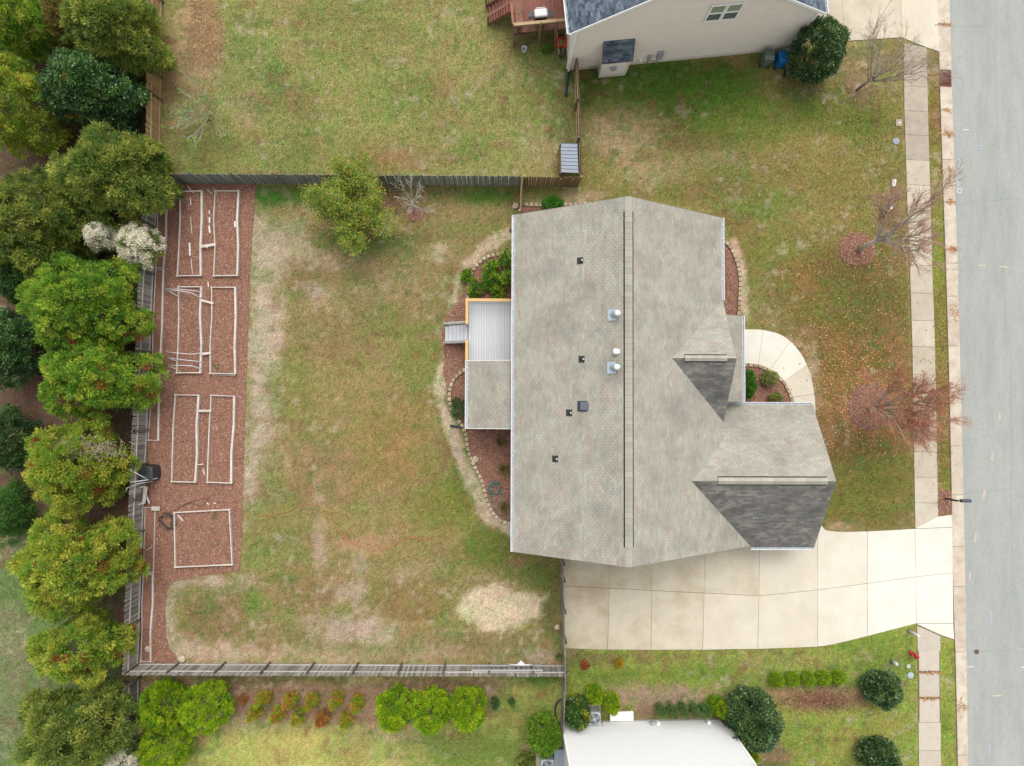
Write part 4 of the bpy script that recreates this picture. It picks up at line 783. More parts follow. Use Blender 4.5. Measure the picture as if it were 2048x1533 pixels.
tag(MB().tube([P(*p) for p in curve_px([(520, 1031), (545, 1030), (575, 1023), (600, 1011), (622, 1009), (650, 1020), (666, 1043), (682, 1068), (700, 1083), (720, 1092), (745, 1099), (768, 1099), (790, 1090), (808, 1078), (830, 1076), (865, 1080)], .05)], .016, 6).build('extension_cord', mat('orange_cord', C(232, 140, 92), .6), None, True), 'thin orange cord snaking across the back lawn', 'cord')
pts = []
for i in range(64): a = i * .38; k = 1 - i * .004; pts.append((989 + 13.5 * k * math.cos(a) + .8 * math.sin(i * .9), 977 + 14 * k * math.sin(a), .05 + .002 * i))
pts += curve_px([(978, 985), (984, 1000), (992, 1009), (1000, 1006), (1002, 985), (996, 968)], .08) + curve_px([(978, 978), (982, 1000), (990, 1020), (1003, 1032), (1018, 1036), (1034, 1042)], .06)
tag(MB().tube([P(*p) for p in pts], .016, 6).build('garden_hose', mat('teal_hose', C(70, 140, 132), .5, spec=.4), None, True), 'coiled teal garden hose lying on the mulch beside the house', 'hose')
# downspout extensions
for lab, pts in (('black corrugated drain pipe poking out of the stone edging below the covered porch', [(938, 856), (920, 855), (900, 852)]), ('short dark drain pipe at the upper left corner of the house', [(1034, 472), (1028, 466), (1020, 459)]), ('dark drain pipe along the fence below the beige house corner', [(1136, 140), (1134, 165), (1132, 192)])):
    tag(MB().tube([P(a, b, .07) for a, b in pts], .075, 8).build('drain_pipe', mat('drain_black', C(60, 66, 74), .6, .1, 30.), None, True), lab, 'drain pipe')
# stone edging
M_st = [mat('edging_stone_%d' % i, C(*c), .95, .12, 6., .15, 40., .3, 30., rnd=.10) for i, c in enumerate([(206, 186, 156), (196, 176, 148), (214, 196, 168), (188, 164, 136)])]
def edging(lab, px, w_=.21, L_=.31, st=None):
    pl = [P(*q) for q in catmull(px, 10)]; root = thing('stone_edging', lab, 'stone edging', pl[0], 'stone edgings of the planting beds'); acc = 0; last = pl[0]; nxt = L_ / 2
    r = random.Random(len(px))
    for a, b in zip(pl[:-1], pl[1:]):
        L = (b - a).length; d = (b - a) / max(L, 1e-6)
        while acc + L > nxt:
            p = a + d * (nxt - acc); an = math.atan2(d.y, d.x) + r.uniform(-.12, .12); l = L_ * r.uniform(.80, .93); h = r.uniform(.13, .17); w2 = w_ * r.uniform(.85, 1.1); q = Vector((math.cos(an), math.sin(an), 0)); s_ = Vector((-q.y, q.x, 0)); k = .78
            o = MB().add([Vector((p.x, p.y, z)) + q * l * i * (k if j > 0 else 1) / 2 + s_ * w2 * j / 2 for z in (0, h) for i, j in ((-1, -1), (1, -1), (1, 1), (-1, 1))], [(3, 2, 1, 0), (4, 5, 6, 7), (0, 1, 5, 4), (1, 2, 6, 5), (2, 3, 7, 6), (3, 0, 4, 7)]).build('stone', M_st[r.randrange(4)], root, bevel=.02); nxt += L_
        acc += L
edging('curved stone edging round the lower mulch bed beside the covered porch', [(1034, 1049), (1003, 1042), (982, 1020), (972, 994), (963, 960), (946, 926), (936, 898), (932, 870), (924, 851), (911, 834), (902, 814), (899, 796), (901, 775), (909, 757), (922, 745), (936, 736)])
edging('stone edging round the leafy bed above the deck', [(1040, 507), (1004, 509), (976, 514), (956, 529), (943, 548), (937, 570), (936, 598)])
edging('curved stone edging along the front mulch bed by the upper right eave', [(1440, 482), (1456, 490), (1470, 515), (1479, 555), (1478, 600), (1476, 636)])
edging('stone edging between the front path and the small shrub bed', [(1476, 731), (1500, 731), (1521, 734), (1548, 747), (1570, 771), (1583, 800), (1587, 830)])
edging('stone edging above the round shrub by the upper house gable', [(1048, 410), (1090, 411), (1130, 410), (1180, 408)])
for lab, u, v, s_ in (('pale boulder on the lower mulch bed', 951, 919, .22), ('pale rock beside the garden corner by the lower fence', 365, 1318, .22), ('flat pale rock on the mulch at the bottom of the fence edging', 296, 1297, .2), ('sandstone lump at the house end of the fence return', 1031, 413, .2), ('pale rock against the driveway fence', 1114, 1254, .18)):
    bm = bmesh.new(); bmesh.ops.create_icosphere(bm, subdivisions=2, radius=s_)
    for v_ in bm.verts: v_.co *= 1 + random.uniform(-.18, .18); v_.co.z *= .6
    me = bpy.data.meshes.new('rock'); bm.to_mesh(me); bm.free(); p = P(u, v); tag(link('rock', me, M_st[2], None, (p.x, p.y, s_ * .35)), lab, 'rock')
# wood offcuts lying by the woodland
for i, (u, v) in enumerate(((88, 284), (92, 290), (84, 296), (97, 281))): tag(MB().box(P(u, v, .06 + .02 * i), (.9, .16, .04), rz=.8 + .25 * i).build('plank', M_gr), ['lowest weathered board of the small heap under the woodland trees', 'second board up in the small heap under the woodland trees', 'lower left board of the small heap under the woodland trees', 'topmost board of the small heap under the woodland trees'][i], 'plank', 'boards heaped under the woodland')

# ------------------------------------------------------------------ beige neighbour house (top)
A, B = P(1137, 142), P(1574, 100); e1 = (B - A).normalized(); e2 = Vector((-e1.y, e1.x, 0)); LW = (B - A).length; UP = Vector((0, 0, 1))
def HN(s, d, z): return A + e1 * s + e2 * d + UP * z
nh = thing('house', 'beige sided house with blue grey shingle roof at the top of the picture', 'house', A.lerp(B, .5))
M_beige = mat('siding_beige', C(228, 219, 205, 1.45), .75, .03, 2., rnd=.02, spec=.3); M_bl = mat('brick_ledge', C(222, 214, 198, 1.4), .95, .06, 5., .08, 40.)
zL, zR = 4.9, 4.5; pn = .65; sA = (zR - zL + pn * LW) / (2 * pn); zA = zL + pn * sA
def topz(s): return zL + pn * s if s < sA else zR + pn * (LW - s)
mb = MB(); mb.add([HN(0, .06, 0), HN(LW, .06, 0), HN(LW, .06, zR), HN(sA, .06, zA), HN(0, .06, zL)] + [HN(0, 14, 0), HN(LW, 14, 0), HN(LW, 14, zR), HN(sA, 14, zA), HN(0, 14, zL)], [(0, 1, 2, 3, 4), (9, 8, 7, 6, 5), (0, 4, 9, 5), (1, 6, 7, 2)]); nwall = mb.build('wall', M_beige, nh)
mb = MB(); mb.add([HN(0, .04, 0), HN(LW, .04, 0), HN(LW, .04, .42), HN(0, .04, .42), HN(0, -.0, 0), HN(LW, -.0, 0), HN(LW, -.0, .42), HN(0, -.0, .42)], [(4, 5, 6, 7), (7, 6, 2, 3), (0, 4, 7, 3), (1, 2, 6, 5)]); mb.build('foundation', M_bl, nh)
def lap(root, H, L, z0, zmax, tz, m, ex=.2, s_lo=None):
    z = z0
    while z < zmax:
        z1 = z + ex
        def span(zz):
            lo, hi = 0., L
            if tz: lo, hi = tz(zz)
            return lo, hi
        a0, b0 = span(z); a1, b1 = span(z1 - .003)
        if b0 - a0 < .1: break
        if b1 < a1: a1 = b1 = (a1 + b1) / 2
        mb = MB(); mb.add([H(a0, -.055, z), H(b0, -.055, z), H(b1, -.006, z1 - .003), H(a1, -.006, z1 - .003), H(a0, .05, z), H(b0, .05, z)], [(0, 1, 2, 3), (0, 4, 5, 1)]); mb.build('siding_board', m, root); z = z1
def tzN(z): return (max(0., (z - zL) / pn), min(LW, LW - max(0., (z - zR) / pn)))
lap(nwall, HN, LW, .42, zA - .05, tzN, M_beige)
for s in (-.02, LW + .02): MB().bar(HN(s, -.03, .1), HN(s, -.03, (zL if s < 1 else zR) + .02), .18, .12).build('corner_board', M_trim, nh)
# west wall corner trim seen edge-on, downspout
MB().tube([HN(-.1, .12, zL - .1), HN(-.1, .12, .1)], .05, 6).build('downspout', M_trim, nh)
M_sl = mat('shingle_slate', None, .95, .08, 2., .12, 60., .2, 60., spec=.12)
SB = [C(*c) for c in [(104, 116, 128), (118, 131, 143), (90, 101, 113), (130, 142, 152), (98, 110, 122), (112, 124, 134), (80, 90, 102)]]
ov, oe = .18, .42
R1 = [HN(-oe, -ov, zL - oe * pn + .14), HN(-oe, 14.3, zL - oe * pn + .14), HN(sA, 14.3, zA + .14), HN(sA, -ov, zA + .14)]; R2 = [HN(LW + oe, -ov, zR - oe * pn + .14), HN(LW + oe, 14.3, zR - oe * pn + .14), HN(sA, 14.3, zA + .14), HN(sA, -ov, zA + .14)]
mb = MB(); mb.slab(R1, .14); mb.slab(R2, .14); nr_ = mb.build('roof', mat('felt_slate', C(70, 76, 84), .95), nh)
S = MB(); shingle(S, R1, e2, SB, .14, .3, .004, .022, 21, .8); shingle(S, R2, e2, SB, .14, .3, .004, .022, 22, .8); tag(S.build('shingles', M_sl, nr_), kind='stuff')
fb = MB(); fb.bar(R1[0] - UP * .08 - e2 * .015, R1[3] - UP * .08 - e2 * .015, .03, .18); fb.bar(R2[0] - UP * .08 - e2 * .015, R2[3] - UP * .08 - e2 * .015, .03, .18); fb.build('rake_trim', M_trim, nr_)
gutter(nr_, R1[0], R1[1], -e1); gutter(nr_, R2[0], R2[1], e1)
# its window
wc = Vector(A); ws = (P(1447, 19, 5.3) - A).dot(e1); 
wo = None
for k in (-1, 1):
    f = MB(); c = HN(ws + k * .47, -.085, 5.3)
    for s in (-1, 1): f.bar(c + e1 * s * .42 - UP * .82, c + e1 * s * .42 + UP * .82, .10, .07); f.bar(c + UP * .78 * s - e1 * .46, c + UP * .78 * s + e1 * .46, .065, .10)
    f.bar(c - e1 * .4, c + e1 * .4, .06, .07); o = f.build('window', M_trim, nh)
    for s, m in ((-1, mat('glass_dark', (.10, .12, .12), .1, .1, 3., spec=.6)), (1, mat('glass_blind', C(176, 184, 160), .25, .05, 3., spec=.5))):
        q = MB(); q.bar(c + UP * .38 * s - e1 * .38 + e2 * .02, c + UP * .38 * s + e1 * .38 + e2 * .02, .02, .68); q.build('pane', m, o)
# chimney bump-out with its own little roof
s0, s1 = (P(1197, 157) - A).dot(e1), (P(1250, 152) - A).dot(e1); dp = .62; bo = MB()
bo.add([HN(s0, -dp, 0), HN(s1, -dp, 0), HN(s1, -dp, 2.2), HN(s0, -dp, 2.2), HN(s0, 0, 0), HN(s1, 0, 0), HN(s1, 0, 3.1), HN(s0, 0, 3.1)], [(0, 1, 2, 3), (0, 3, 7, 4), (1, 5, 6, 2)]); bo_ = bo.build('bump_out', M_beige, nh)
lap(bo_, lambda s, d, z: HN(s0 + .1 + s, -dp + d, z), s1 - s0 - .2, .42, 2.1, None, M_beige)
fb = MB(); fb.box(HN((s0 + s1) / 2, -dp - .01, .2), (s1 - s0 + .02, .02, .42), rz=math.atan2(e1.y, e1.x)); fb.build('bump_out_base', M_bl, bo_)
for s in (s0 + .04, s1 - .04): MB().bar(HN(s, -dp - .03, .42), HN(s, -dp - .03, 2.15), .1, .07).build('corner_board', M_trim, bo_)
Rb = [HN(s0 - .1, -dp - .2, 2.12), HN(s1 + .1, -dp - .2, 2.12), HN(s1 + .1, .02, 3.35), HN(s0 - .1, .02, 3.35)]; mb = MB(); mb.slab(Rb, .1); rb_ = mb.build('bump_out_roof', mat('felt_slate', None), bo_)
S = MB(); shingle(S, Rb, e1, SB, .14, .3, .004, .022, 25, .8); tag(S.build('shingles', M_sl, rb_), kind='stuff')
q = MB(); q.box(HN((s0 + s1) / 2 - .1, -dp - .1, 1.3), (.34, .16, .26), rz=math.atan2(e1.y, e1.x)); q.box(HN((s0 + s1) / 2 - .1, -dp - .2, 1.3), (.2, .1, .16), rz=math.atan2(e1.y, e1.x)); q.build('flue_vent', M_galv, bo_)
# meter boxes and pipes on that wall
for u, w_, h_, z_ in ((1318, .32, .75, 1.15), (1298, .22, .34, 1.0)):
    s = (P(u - 6, 127) - A).dot(e1); q = MB(); q.box(HN(s, -.12, z_), (w_, .2, h_), rz=math.atan2(e1.y, e1.x)); o = q.build('meter_box', mat('meter_grey', C(186, 194, 198), .5, .05), nh); MB().tube([HN(s, -.08, z_ - h_ / 2), HN(s, -.08, .0)], .03, 6).build('conduit', M_galv, o)
s = (P(1277, 127) - A).dot(e1); MB().box(HN(s, -.08, .6), (.16, .14, .2), rz=math.atan2(e1.y, e1.x)).build('dryer_vent', M_trim, nh)
for s_ in (1.0, 4.7): q = MB(); q.box(HN(s_ + .5, -.06, .38), (.5, .04, .05), rz=math.atan2(e1.y, e1.x)); q.build('crawl_vent', M_tn, nh)
# ------------------------------------------------------------------ its red deck
dk = thing('deck', 'red stained timber deck with stairs behind the beige house', 'deck', P(1075, 20)); zd2 = 1.35
def HD(u, v, z): return P(u, v, z)
dx0, dx1 = (P(1022, 30, zd2) - A).dot(e1), -.05; dyA = (P(1075, 64, zd2) - A).dot(e2) + .05; k = 22
for i in range(k):
    sa, sb = dx0 + (dx1 - dx0) * i / k + .006, dx0 + (dx1 - dx0) * (i + 1) / k - .006; mb = MB(); mb.slab([HN(sa, dyA, zd2), HN(sb, dyA, zd2), HN(sb, dyA + 6, zd2), HN(sa, dyA + 6, zd2)], .03); mb.build('board', M_red, dk)
q = MB(); q.slab([HN(dx0, dyA, zd2 - .05), HN(dx1, dyA, zd2 - .05), HN(dx1, dyA + 6, zd2 - .05), HN(dx0, dyA + 6, zd2 - .05)], .2); q.build('rim_joist', M_red, dk)
for s in (dx0 + .08, dx1 - .1):
    for d in (dyA + .08, dyA + 2.5): MB().box(HN(s, d, .55), (.14, .14, 1.1)).build('deck_post', M_red, dk)
MB().bar(HN(dx0 + .02, dyA + .05, zd2 + .95), HN(dx0 + .02, dyA + 1.35, zd2 + .95), .16, .05).build('handrail', M_red, dk)
MB().bar(HN(dx0 + .02, dyA + 2.6, zd2 + .95), HN(dx0 + .02, dyA + 6, zd2 + .95), .16, .05).build('handrail', M_red, dk)
for i in range(9): MB().bar(HN(dx0 + .02, dyA + .1 + i * .15, zd2), HN(dx0 + .02, dyA + .1 + i * .15, zd2 + .93), .04, .04).build('baluster', M_red, dk)
sy0, sy1 = dyA + 1.45, dyA + 2.55                                        # stairs to the left
for i in range(6):
    t = i / 6; MB().box(HN(dx0 - .1 - t * 1.25, (sy0 + sy1) / 2, zd2 * (1 - (i + 1) / 7)), (.27, sy1 - sy0, .04), rz=math.atan2(e1.y, e1.x)).build('tread', M_red, dk)
for d in (sy0 - .03, sy1 + .03):
    MB().bar(HN(dx0, d, zd2 - .1), HN(dx0 - 1.4, d, .1), .05, .24).build('stringer', M_red, dk); MB().bar(HN(dx0, d, zd2 + .95), HN(dx0 - 1.45, d, 1.0), .15, .05).build('stair_handrail', M_red, dk)
    for i in range(1, 9): t = i / 9; MB().bar(HN(dx0 - 1.4 * t, d, zd2 * (1 - t)), HN(dx0 - 1.4 * t, d, (zd2 + .92) * (1 - t) + .95 * t), .05, .05).build('baluster', M_red, dk)
    MB().box(HN(dx0 - 1.42, d, .5), (.11, .11, 1.0)).build('rail_post', M_red, dk)
# timber screen along the deck front
scn = thing('privacy_screen', 'brown timber privacy screen along the near edge of the red deck', 'screen', P(1082, 90)); ds = dyA - .07; k = 20
for i in range(k):
    s = dx0 + (dx1 - dx0) * (i + .5) / k; MB().bar(HN(s, ds, zd2 - .35), HN(s, ds, zd2 + .75), (dx1 - dx0) / k - .01, .03).build('board', M_bn, scn)
for z_ in (zd2 + .85, zd2 + .98): MB().bar(HN(dx0, ds - .0, z_), HN(dx1, ds - .0, z_), .04, .10).build('rail', M_bn, scn)
MB().bar(HN(dx0, ds, zd2 + 1.1), HN(dx1, ds, zd2 + 1.1), .18, .05).build('top_rail', M_tr, scn)
for t in (0.01, .5, .8): MB().bar(HN(dx0 + (dx1 - dx0) * t, ds - .05, 0), HN(dx0 + (dx1 - dx0) * t, ds - .05, zd2 + 1.13), .1, .1).build('post', M_bn, scn)
# grill, planter, bucket, wheelbarrow
gr = thing('grill', 'white lidded gas grill with black side shelves on the red deck', 'grill', P(1070, 44, zd2)); c = HN(dx0 + 1.75, dyA + .55, zd2); an = math.atan2(e1.y, e1.x)
MB().box(c + UP * .42, (.7, .45, .8), rz=an).build('cabinet', M_blkm, gr); q = MB(); q.box(c + UP * .95, (.8, .5, .26), rz=an); q.build('lid', M_white, gr, bevel=.08); MB().tube([c + UP * 1.06 - e2 * -.28 - e1 * .3, c + UP * 1.06 + e2 * .28 + e1 * .3], .025, 8).build('lid_handle', M_white, gr)
for s in (-1, 1): MB().box(c + e1 * s * .6 + UP * .82, (.36, .42, .05), rz=an).build('side_shelf', M_blkm, gr)
for i, s in enumerate((-.7, -.55)): MB().lathe(c + e1 * s + UP * .84 - e2 * .12, [(.04, 0), (.04, .14), (.02, .18)], 8).build('bottle', mat('bottle_mix', C(190, 120, 130), .4), gr)
pt = thing('planter', 'wooden trough planter with green herbs on the red deck', 'planter', P(1033, 38, zd2)); c = HN(dx0 + .42, dyA + .9, zd2 + .45)
for d in (-.4, .4):
    q = c + e2 * d
    for s in (-1, 1): MB().box(q + e1 * s * .19, (.04, .76, .3), rz=an).build('board', M_bn, pt); MB().box(q + e2 * s * .37, (.35, .04, .298), rz=an).build('board', M_bn, pt)
    MB().box(q + UP * .05, (.34, .7, .16), rz=an).build('soil', M_mulch, pt)
bk = thing('bucket', 'small white bucket standing below the timber screen', 'bucket', P(1048, 103)); c = P(1048, 103); MB().lathe(c, [(.13, 0), (.17, .38), (.18, .38), (.155, .36), (.12, .03)], 16).build('body', M_white, bk); MB().tube([c + Vector((.17 * math.cos(a), .17 * math.sin(a) * .3 - .12, .38 - .1 * abs(math.sin(a)))) for a in np.linspace(0, math.pi, 9)], .008, 5).build('handle', M_galv, bk)
wb = thing('wheelbarrow', 'red plastic wheelbarrow propped against the house corner by the deck', 'wheelbarrow', P(1121, 100)); c = P(1121, 100); M_rd = mat('barrow_red', C(214, 78, 44), .5, .12, 6., spec=.4)
q = MB(); rim = [(-.36, .3, .95), (.36, .3, .95), (.42, -.15, .55), (-.42, -.15, .55)]; bt = [(-.22, .25, .6), (.22, .25, .6), (.2, -.05, .38), (-.2, -.05, .38)]
q.add([c + Vector(p) for p in rim + bt + [(x * .94, y, z + .0) for x, y, z in rim] + [(x, y + .02, z + .03) for x, y, z in bt]], [(0, 1, 5, 4), (1, 2, 6, 5), (2, 3, 7, 6), (3, 0, 4, 7), (4, 5, 6, 7), (8, 12, 13, 9), (9, 13, 14, 10), (10, 14, 15, 11), (11, 15, 12, 8), (15, 14, 13, 12), (0, 8, 9, 1), (1, 9, 10, 2), (2, 10, 11, 3), (3, 11, 8, 0)]); q.build('tray', M_rd, wb)
for s in (-1, 1): MB().tube([c + Vector((s * .3, .55, 1.2)), c + Vector((s * .24, .2, .6)), c + Vector((s * .1, -.42, .22))], .025, 6).build('handle', M_tr, wb); MB().tube([c + Vector((s * .26, .25, .6)), c + Vector((s * .28, .28, .02))], .02, 6).build('leg', M_blkm, wb)
MB().tube([c + Vector((-.05, -.4, .2)), c + Vector((.05, -.4, .2))], .2, 16).build('wheel', M_bkp, wb); MB().lathe(c + Vector((.0, .1, .62)), [(.02, 0), (.16, .15), (.1, .28), (.02, .34)], 8).build('weeds', mat('weed_green', C(120, 130, 50), .8, .3, 20.), wb)
# metal roofed shelter at the fence corner
sh_ = thing('shelter', 'small shelter with a ribbed grey metal roof in the fence corner', 'shelter', P(1140, 318)); zs1, zs2 = 1.35, 1.6; q = [P(1122, 287, zs1), P(1122.5, 345, zs1), P(1157, 346.5, zs2), P(1154.5, 288, zs2)]
M_met = mat('metal_roof', C(150, 160, 172), .4, .06, 4., spec=.5, metal=.3); n = 8
for i in range(n):
    t0, t1 = i / n, (i + 1) / n; a0, a1, b0, b1 = q[0].lerp(q[1], t0), q[0].lerp(q[1], t1 - .004), q[3].lerp(q[2], t0), q[3].lerp(q[2], t1 - .004); mb = MB(); mb.slab([a0, a1, b1, b0], .012); o = mb.build('roof_sheet', M_met, sh_); MB().bar(a0 + UP * .012, b0 + UP * .012, .018, .03).build('rib', mat('metal_rib', C(120, 129, 140), .5), sh_)
for a in q: MB().bar(Vector((a.x * .997, a.y, 0)), Vector((a.x * .997, a.y, a.z - .03)), .08, .08).build('post', M_bn, sh_)
for i in range(6): z = .12 + i * .17; MB().bar(q[0].lerp(q[1], .05) * 1 - UP * (zs1 - z), q[0].lerp(q[1], .95) - UP * (zs1 - z), .1, .12).build('log_row', M_bn, sh_)
# wheelie bins
def bin_(u, v, col, lab, rz, ml):
    b = thing('wheeled_bin', lab, 'bin', P(u, v), 'wheeled bins by the beige house'); c = P(u, v); m = mat(ml, C(*col), .5, .06, 5., spec=.4); R = Matrix.Rotation(rz, 3, 'Z'); loc = lambda x, y, z: c + R @ Vector((x, y, z))
    q = MB(); q.add([loc(x * (.24 + .055 * z), y * (.28 + .065 * z) , z) for z in (0.04, 1.0) for x, y in ((-1, -1), (1, -1), (1, 1), (-1, 1))], [(3, 2, 1, 0), (4, 5, 6, 7), (0, 1, 5, 4), (1, 2, 6, 5), (2, 3, 7, 6), (3, 0, 4, 7)]); q.build('body', m, b, bevel=.03)
    q = MB(); q.add([loc(x, y, z) for x, y, z in ((-.32, -.38, 1.0), (.32, -.38, 1.0), (.32, .36, 1.0), (-.32, .36, 1.0), (-.31, -.36, 1.05), (.31, -.36, 1.05), (.29, .1, 1.12), (-.29, .1, 1.12), (.31, .34, 1.05), (-.31, .34, 1.05))], [(3, 2, 1, 0), (4, 5, 6, 7), (7, 6, 8, 9), (0, 1, 5, 4), (1, 2, 8, 6, 5), (2, 3, 9, 8), (3, 0, 4, 7, 9)]); q.build('lid', m, b, bevel=.02)
    MB().tube([loc(-.25, .44, .98), loc(.25, .44, .98)], .022, 8).build('handle', m, b)
    for s in (-1, 1): MB().tube([loc(s * .24, .3, .13), loc(s * .3, .3, .13)], .13, 14).build('wheel', M_bkp, b)
bin_(1527, 126, (112, 128, 114), 'dark green wheeled bin beside the blue one against the beige house', math.pi - .05, 'bin_green'); bin_(1555, 129, (20, 122, 196), 'bright blue wheeled bin next to the dark round tree', math.pi + .12, 'bin_blue')
tag(MB().bar(P(1571, 138, .05), P(1568, 156, .05), .1, .06).build('downspout_block', M_blkm), 'short black splash pipe below the bins', 'drain pipe')

# ------------------------------------------------------------------ white neighbour house (bottom)
A3, B3 = P(1124, 1443), P(1444, 1436.5); f1 = (B3 - A3).normalized(); f2 = Vector((f1.y, -f1.x, 0)); LW3 = (B3 - A3).length
def HS(s, d, z): return A3 + f1 * s + f2 * d + UP * z
sh3 = thing('house', 'white sided house cut off by the bottom edge of the picture', 'house', A3.lerp(B3, .5)); M_wh = mat('siding_white', C(254, 254, 252, 1.0), .7, .02, 2., rnd=.01, spec=.3)
zE = 6.2; zP = 9.0
mb = MB(); mb.add([HS(0, .06, 0), HS(LW3, .06, 0), HS(LW3, .06, zE), HS(LW3 / 2, .06, zP), HS(0, .06, zE), HS(0, 12, 0), HS(LW3, 12, 0), HS(LW3, 12, zE), HS(LW3 / 2, 12, zP), HS(0, 12, zE)], [(4, 3, 2, 1, 0), (5, 6, 7, 8, 9), (5, 9, 4, 0), (2, 7, 6, 1)]); w3 = mb.build('wall', M_wh, sh3)
lap(w3, HS, LW3, .35, zP - .1, lambda z: (max(0., (z - zE) / ((zP - zE) / (LW3 / 2))), LW3 - max(0., (z - zE) / ((zP - zE) / (LW3 / 2)))), M_wh, .22)
mb = MB(); mb.add([HS(0, 0, 0), HS(LW3, 0, 0), HS(LW3, 0, .35), HS(0, 0, .35), HS(LW3, .05, .35), HS(0, .05, .35)], [(0, 1, 2, 3), (3, 2, 4, 5)]); mb.build('foundation', mat('block_pale', C(226, 222, 214), .9, .06, 4.), sh3)
for s in (-.02, LW3 + .02): MB().bar(HS(s, 0, 0), HS(s, 0, zE), .14, .12).build('corner_board', M_trim, sh3)
mb = MB(); mb.slab([HS(-.3, -.3, zE - .1), HS(-.3, 12.3, zE - .1), HS(LW3 / 2, 12.3, zP + .15), HS(LW3 / 2, -.3, zP + .15)], .15); mb.slab([HS(LW3 + .3, -.3, zE - .1), HS(LW3 + .3, 12.3, zE - .1), HS(LW3 / 2, 12.3, zP + .15), HS(LW3 / 2, -.3, zP + .15)], .15); mb.build('roof', mat('roof_brown', C(120, 112, 104), .95, .2, 3., .2, 20.), sh3)
MB().box(HS(3.7, -.3, .12), (1.45, .55, .12), rz=math.atan2(f1.y, f1.x)).build('crawl_hatch', M_trim, sh3)
for u, m_ in ((1298, M_galv), (1311, M_trim), (1410, M_trim)): s = (P(u, 1436) - A3).dot(f1); MB().box(HS(s, -.12, .75), (.2, .2, .28), rz=math.atan2(f1.y, f1.x)).build('service_box', m_, sh3)
s = (P(1202, 1438) - A3).dot(f1); MB().bar(HS(s, -.05, .1), HS(s, -.05, .9), .03, .03).build('conduit', M_galv, sh3)
MB().box(HS(LW3 - .15, -.06, .7), (.1, .06, .9), rz=math.atan2(f1.y, f1.x)).build('shutter_trim', mat('brick_red', C(150, 96, 84), .9), sh3)
def acunit(u, v, lab, sz, h):
    a = thing('air_conditioner', lab, 'air conditioner', P(u, v), 'condenser units by the white house'); c = P(u, v); m = mat('ac_grey', C(214, 218, 222), .5, .06, 6., spec=.4)
    q = MB(); q.box(c + UP * (h / 2 + .06), (sz, sz, h - .04)); q.build('cabinet', m, a, bevel=.04); MB().box(c + UP * .03, (sz + .2, sz + .2, .06)).build('pad', conc(0), a)
    MB().lathe(c + UP * (h + .045), [(sz * .42, 0), (sz * .42, .012), (.05, .012)], 24).build('fan_well', mat('fan_dark', C(86, 98, 104), .5), a)
    for i in range(4):
        an = i * math.pi / 2 + .4; d = Vector((math.cos(an), math.sin(an), 0)); n = Vector((-d.y, d.x, 0)); q = MB(); q.slab([c + UP * (h + .065) + d * .07 - n * .04, c + UP * (h + .065) + d * sz * .38 - n * .1, c + UP * (h + .085) + d * sz * .38 + n * .1, c + UP * (h + .085) + d * .07 + n * .04], .008); q.build('fan_blade', mat('blade_grey', C(170, 182, 188), .5), a)
    MB().lathe(c + UP * (h + .06), [(.08, 0), (.08, .05), (.04, .06)], 12).build('fan_hub', m, a)
    g = MB()
    for i in range(1, 5):
        r = sz * .42 * i / 4; g.tube([c + UP * (h + .1) + Vector((r * math.cos(t), r * math.sin(t), 0)) for t in np.linspace(0, 6.283, 21)], .006, 4, False)
    for i in range(6): t = i * math.pi / 6; d = Vector((math.cos(t), math.sin(t), 0)) * sz * .42; g.tube([c + UP * (h + .1) - d, c + UP * (h + .1) + d], .006, 4)
    g.build('fan_guard', m, a)
acunit(1185, 1425, 'pale grey condenser with a round fan next to the two lime shrubs', .78, .85); acunit(1093, 1519, 'condenser with a dark fan at the very bottom beside the small round tree', .8, .8)
tk = thing('storage_box', 'rounded blue grey storage box at the corner of the white house', 'storage box', P(1119, 1512)); c = P(1117, 1512); q = MB(); q.box(c + UP * .35, (.62, 1.5, .7)); q.build('body', mat('box_bluegrey', C(150, 162, 174), .5, .05), tk, bevel=.08); q = MB(); q.box(c + UP * .76, (.66, 1.56, .1)); q.build('lid', mat('box_lid', C(168, 180, 190), .5, .05), tk, bevel=.04)
tag(MB().prism(P2([(1072, 1508), (1116, 1508), (1116, 1600), (1072, 1600)]), 0, .05).build('patio_slab', conc(2)), kind='structure')
hp = [(1122 + 12 * math.cos(a), 1424 + 24 * math.sin(a), .06 + .02 * math.sin(5 * a)) for a in np.linspace(1.4, 5.2, 20)]; tag(MB().tube([P(*p) for p in hp], .06, 8).build('drain_pipe', M_bkp, None, True), 'curved black drain pipe looping out by the grey fence above the white house', 'drain pipe')

# ------------------------------------------------------------------ street furniture
mbx = thing('mailbox', 'black mailbox on a post in the mulch patch beside the road', 'mailbox', P(1890, 997)); c = P(1890, 997); MB().bar(c, c + UP * 1.15, .1, .1).build('post', M_blkm, mbx); MB().bar(c + UP * 1.0 + Vector((-.1, 0, 0)), c + UP * 1.0 + Vector((.55, -.02, 0)), .08, .08).build('arm', M_blkm, mbx)
q = MB(); pr_ = [(-.1, 0), (.1, 0), (.1, .14), (.07, .21), (0, .24), (-.07, .21), (-.1, .14)]; q.add([c + Vector((.25 + x, y_, 1.05 + z_)) for x in (0, .58) for y_, z_ in pr_], [tuple(range(6, -1, -1)), tuple(range(7, 14))] + [(i, (i + 1) % 7, 7 + (i + 1) % 7, 7 + i) for i in range(7)]); q.build('box', mat('mailbox_black', C(74, 84, 94), .35, .05, spec=.5), mbx)
MB().box(c + Vector((.6, .11, 1.2)), (.14, .02, .05)).build('flag', mat('flag_red', C(190, 60, 50), .5), mbx)
hy = thing('fire_hydrant', 'red fire hydrant in the grass beside the pavement', 'hydrant', P(1822, 1306)); c = P(1822, 1306); m = mat('hydrant_red', C(206, 52, 58), .4, .08, 8., spec=.5)
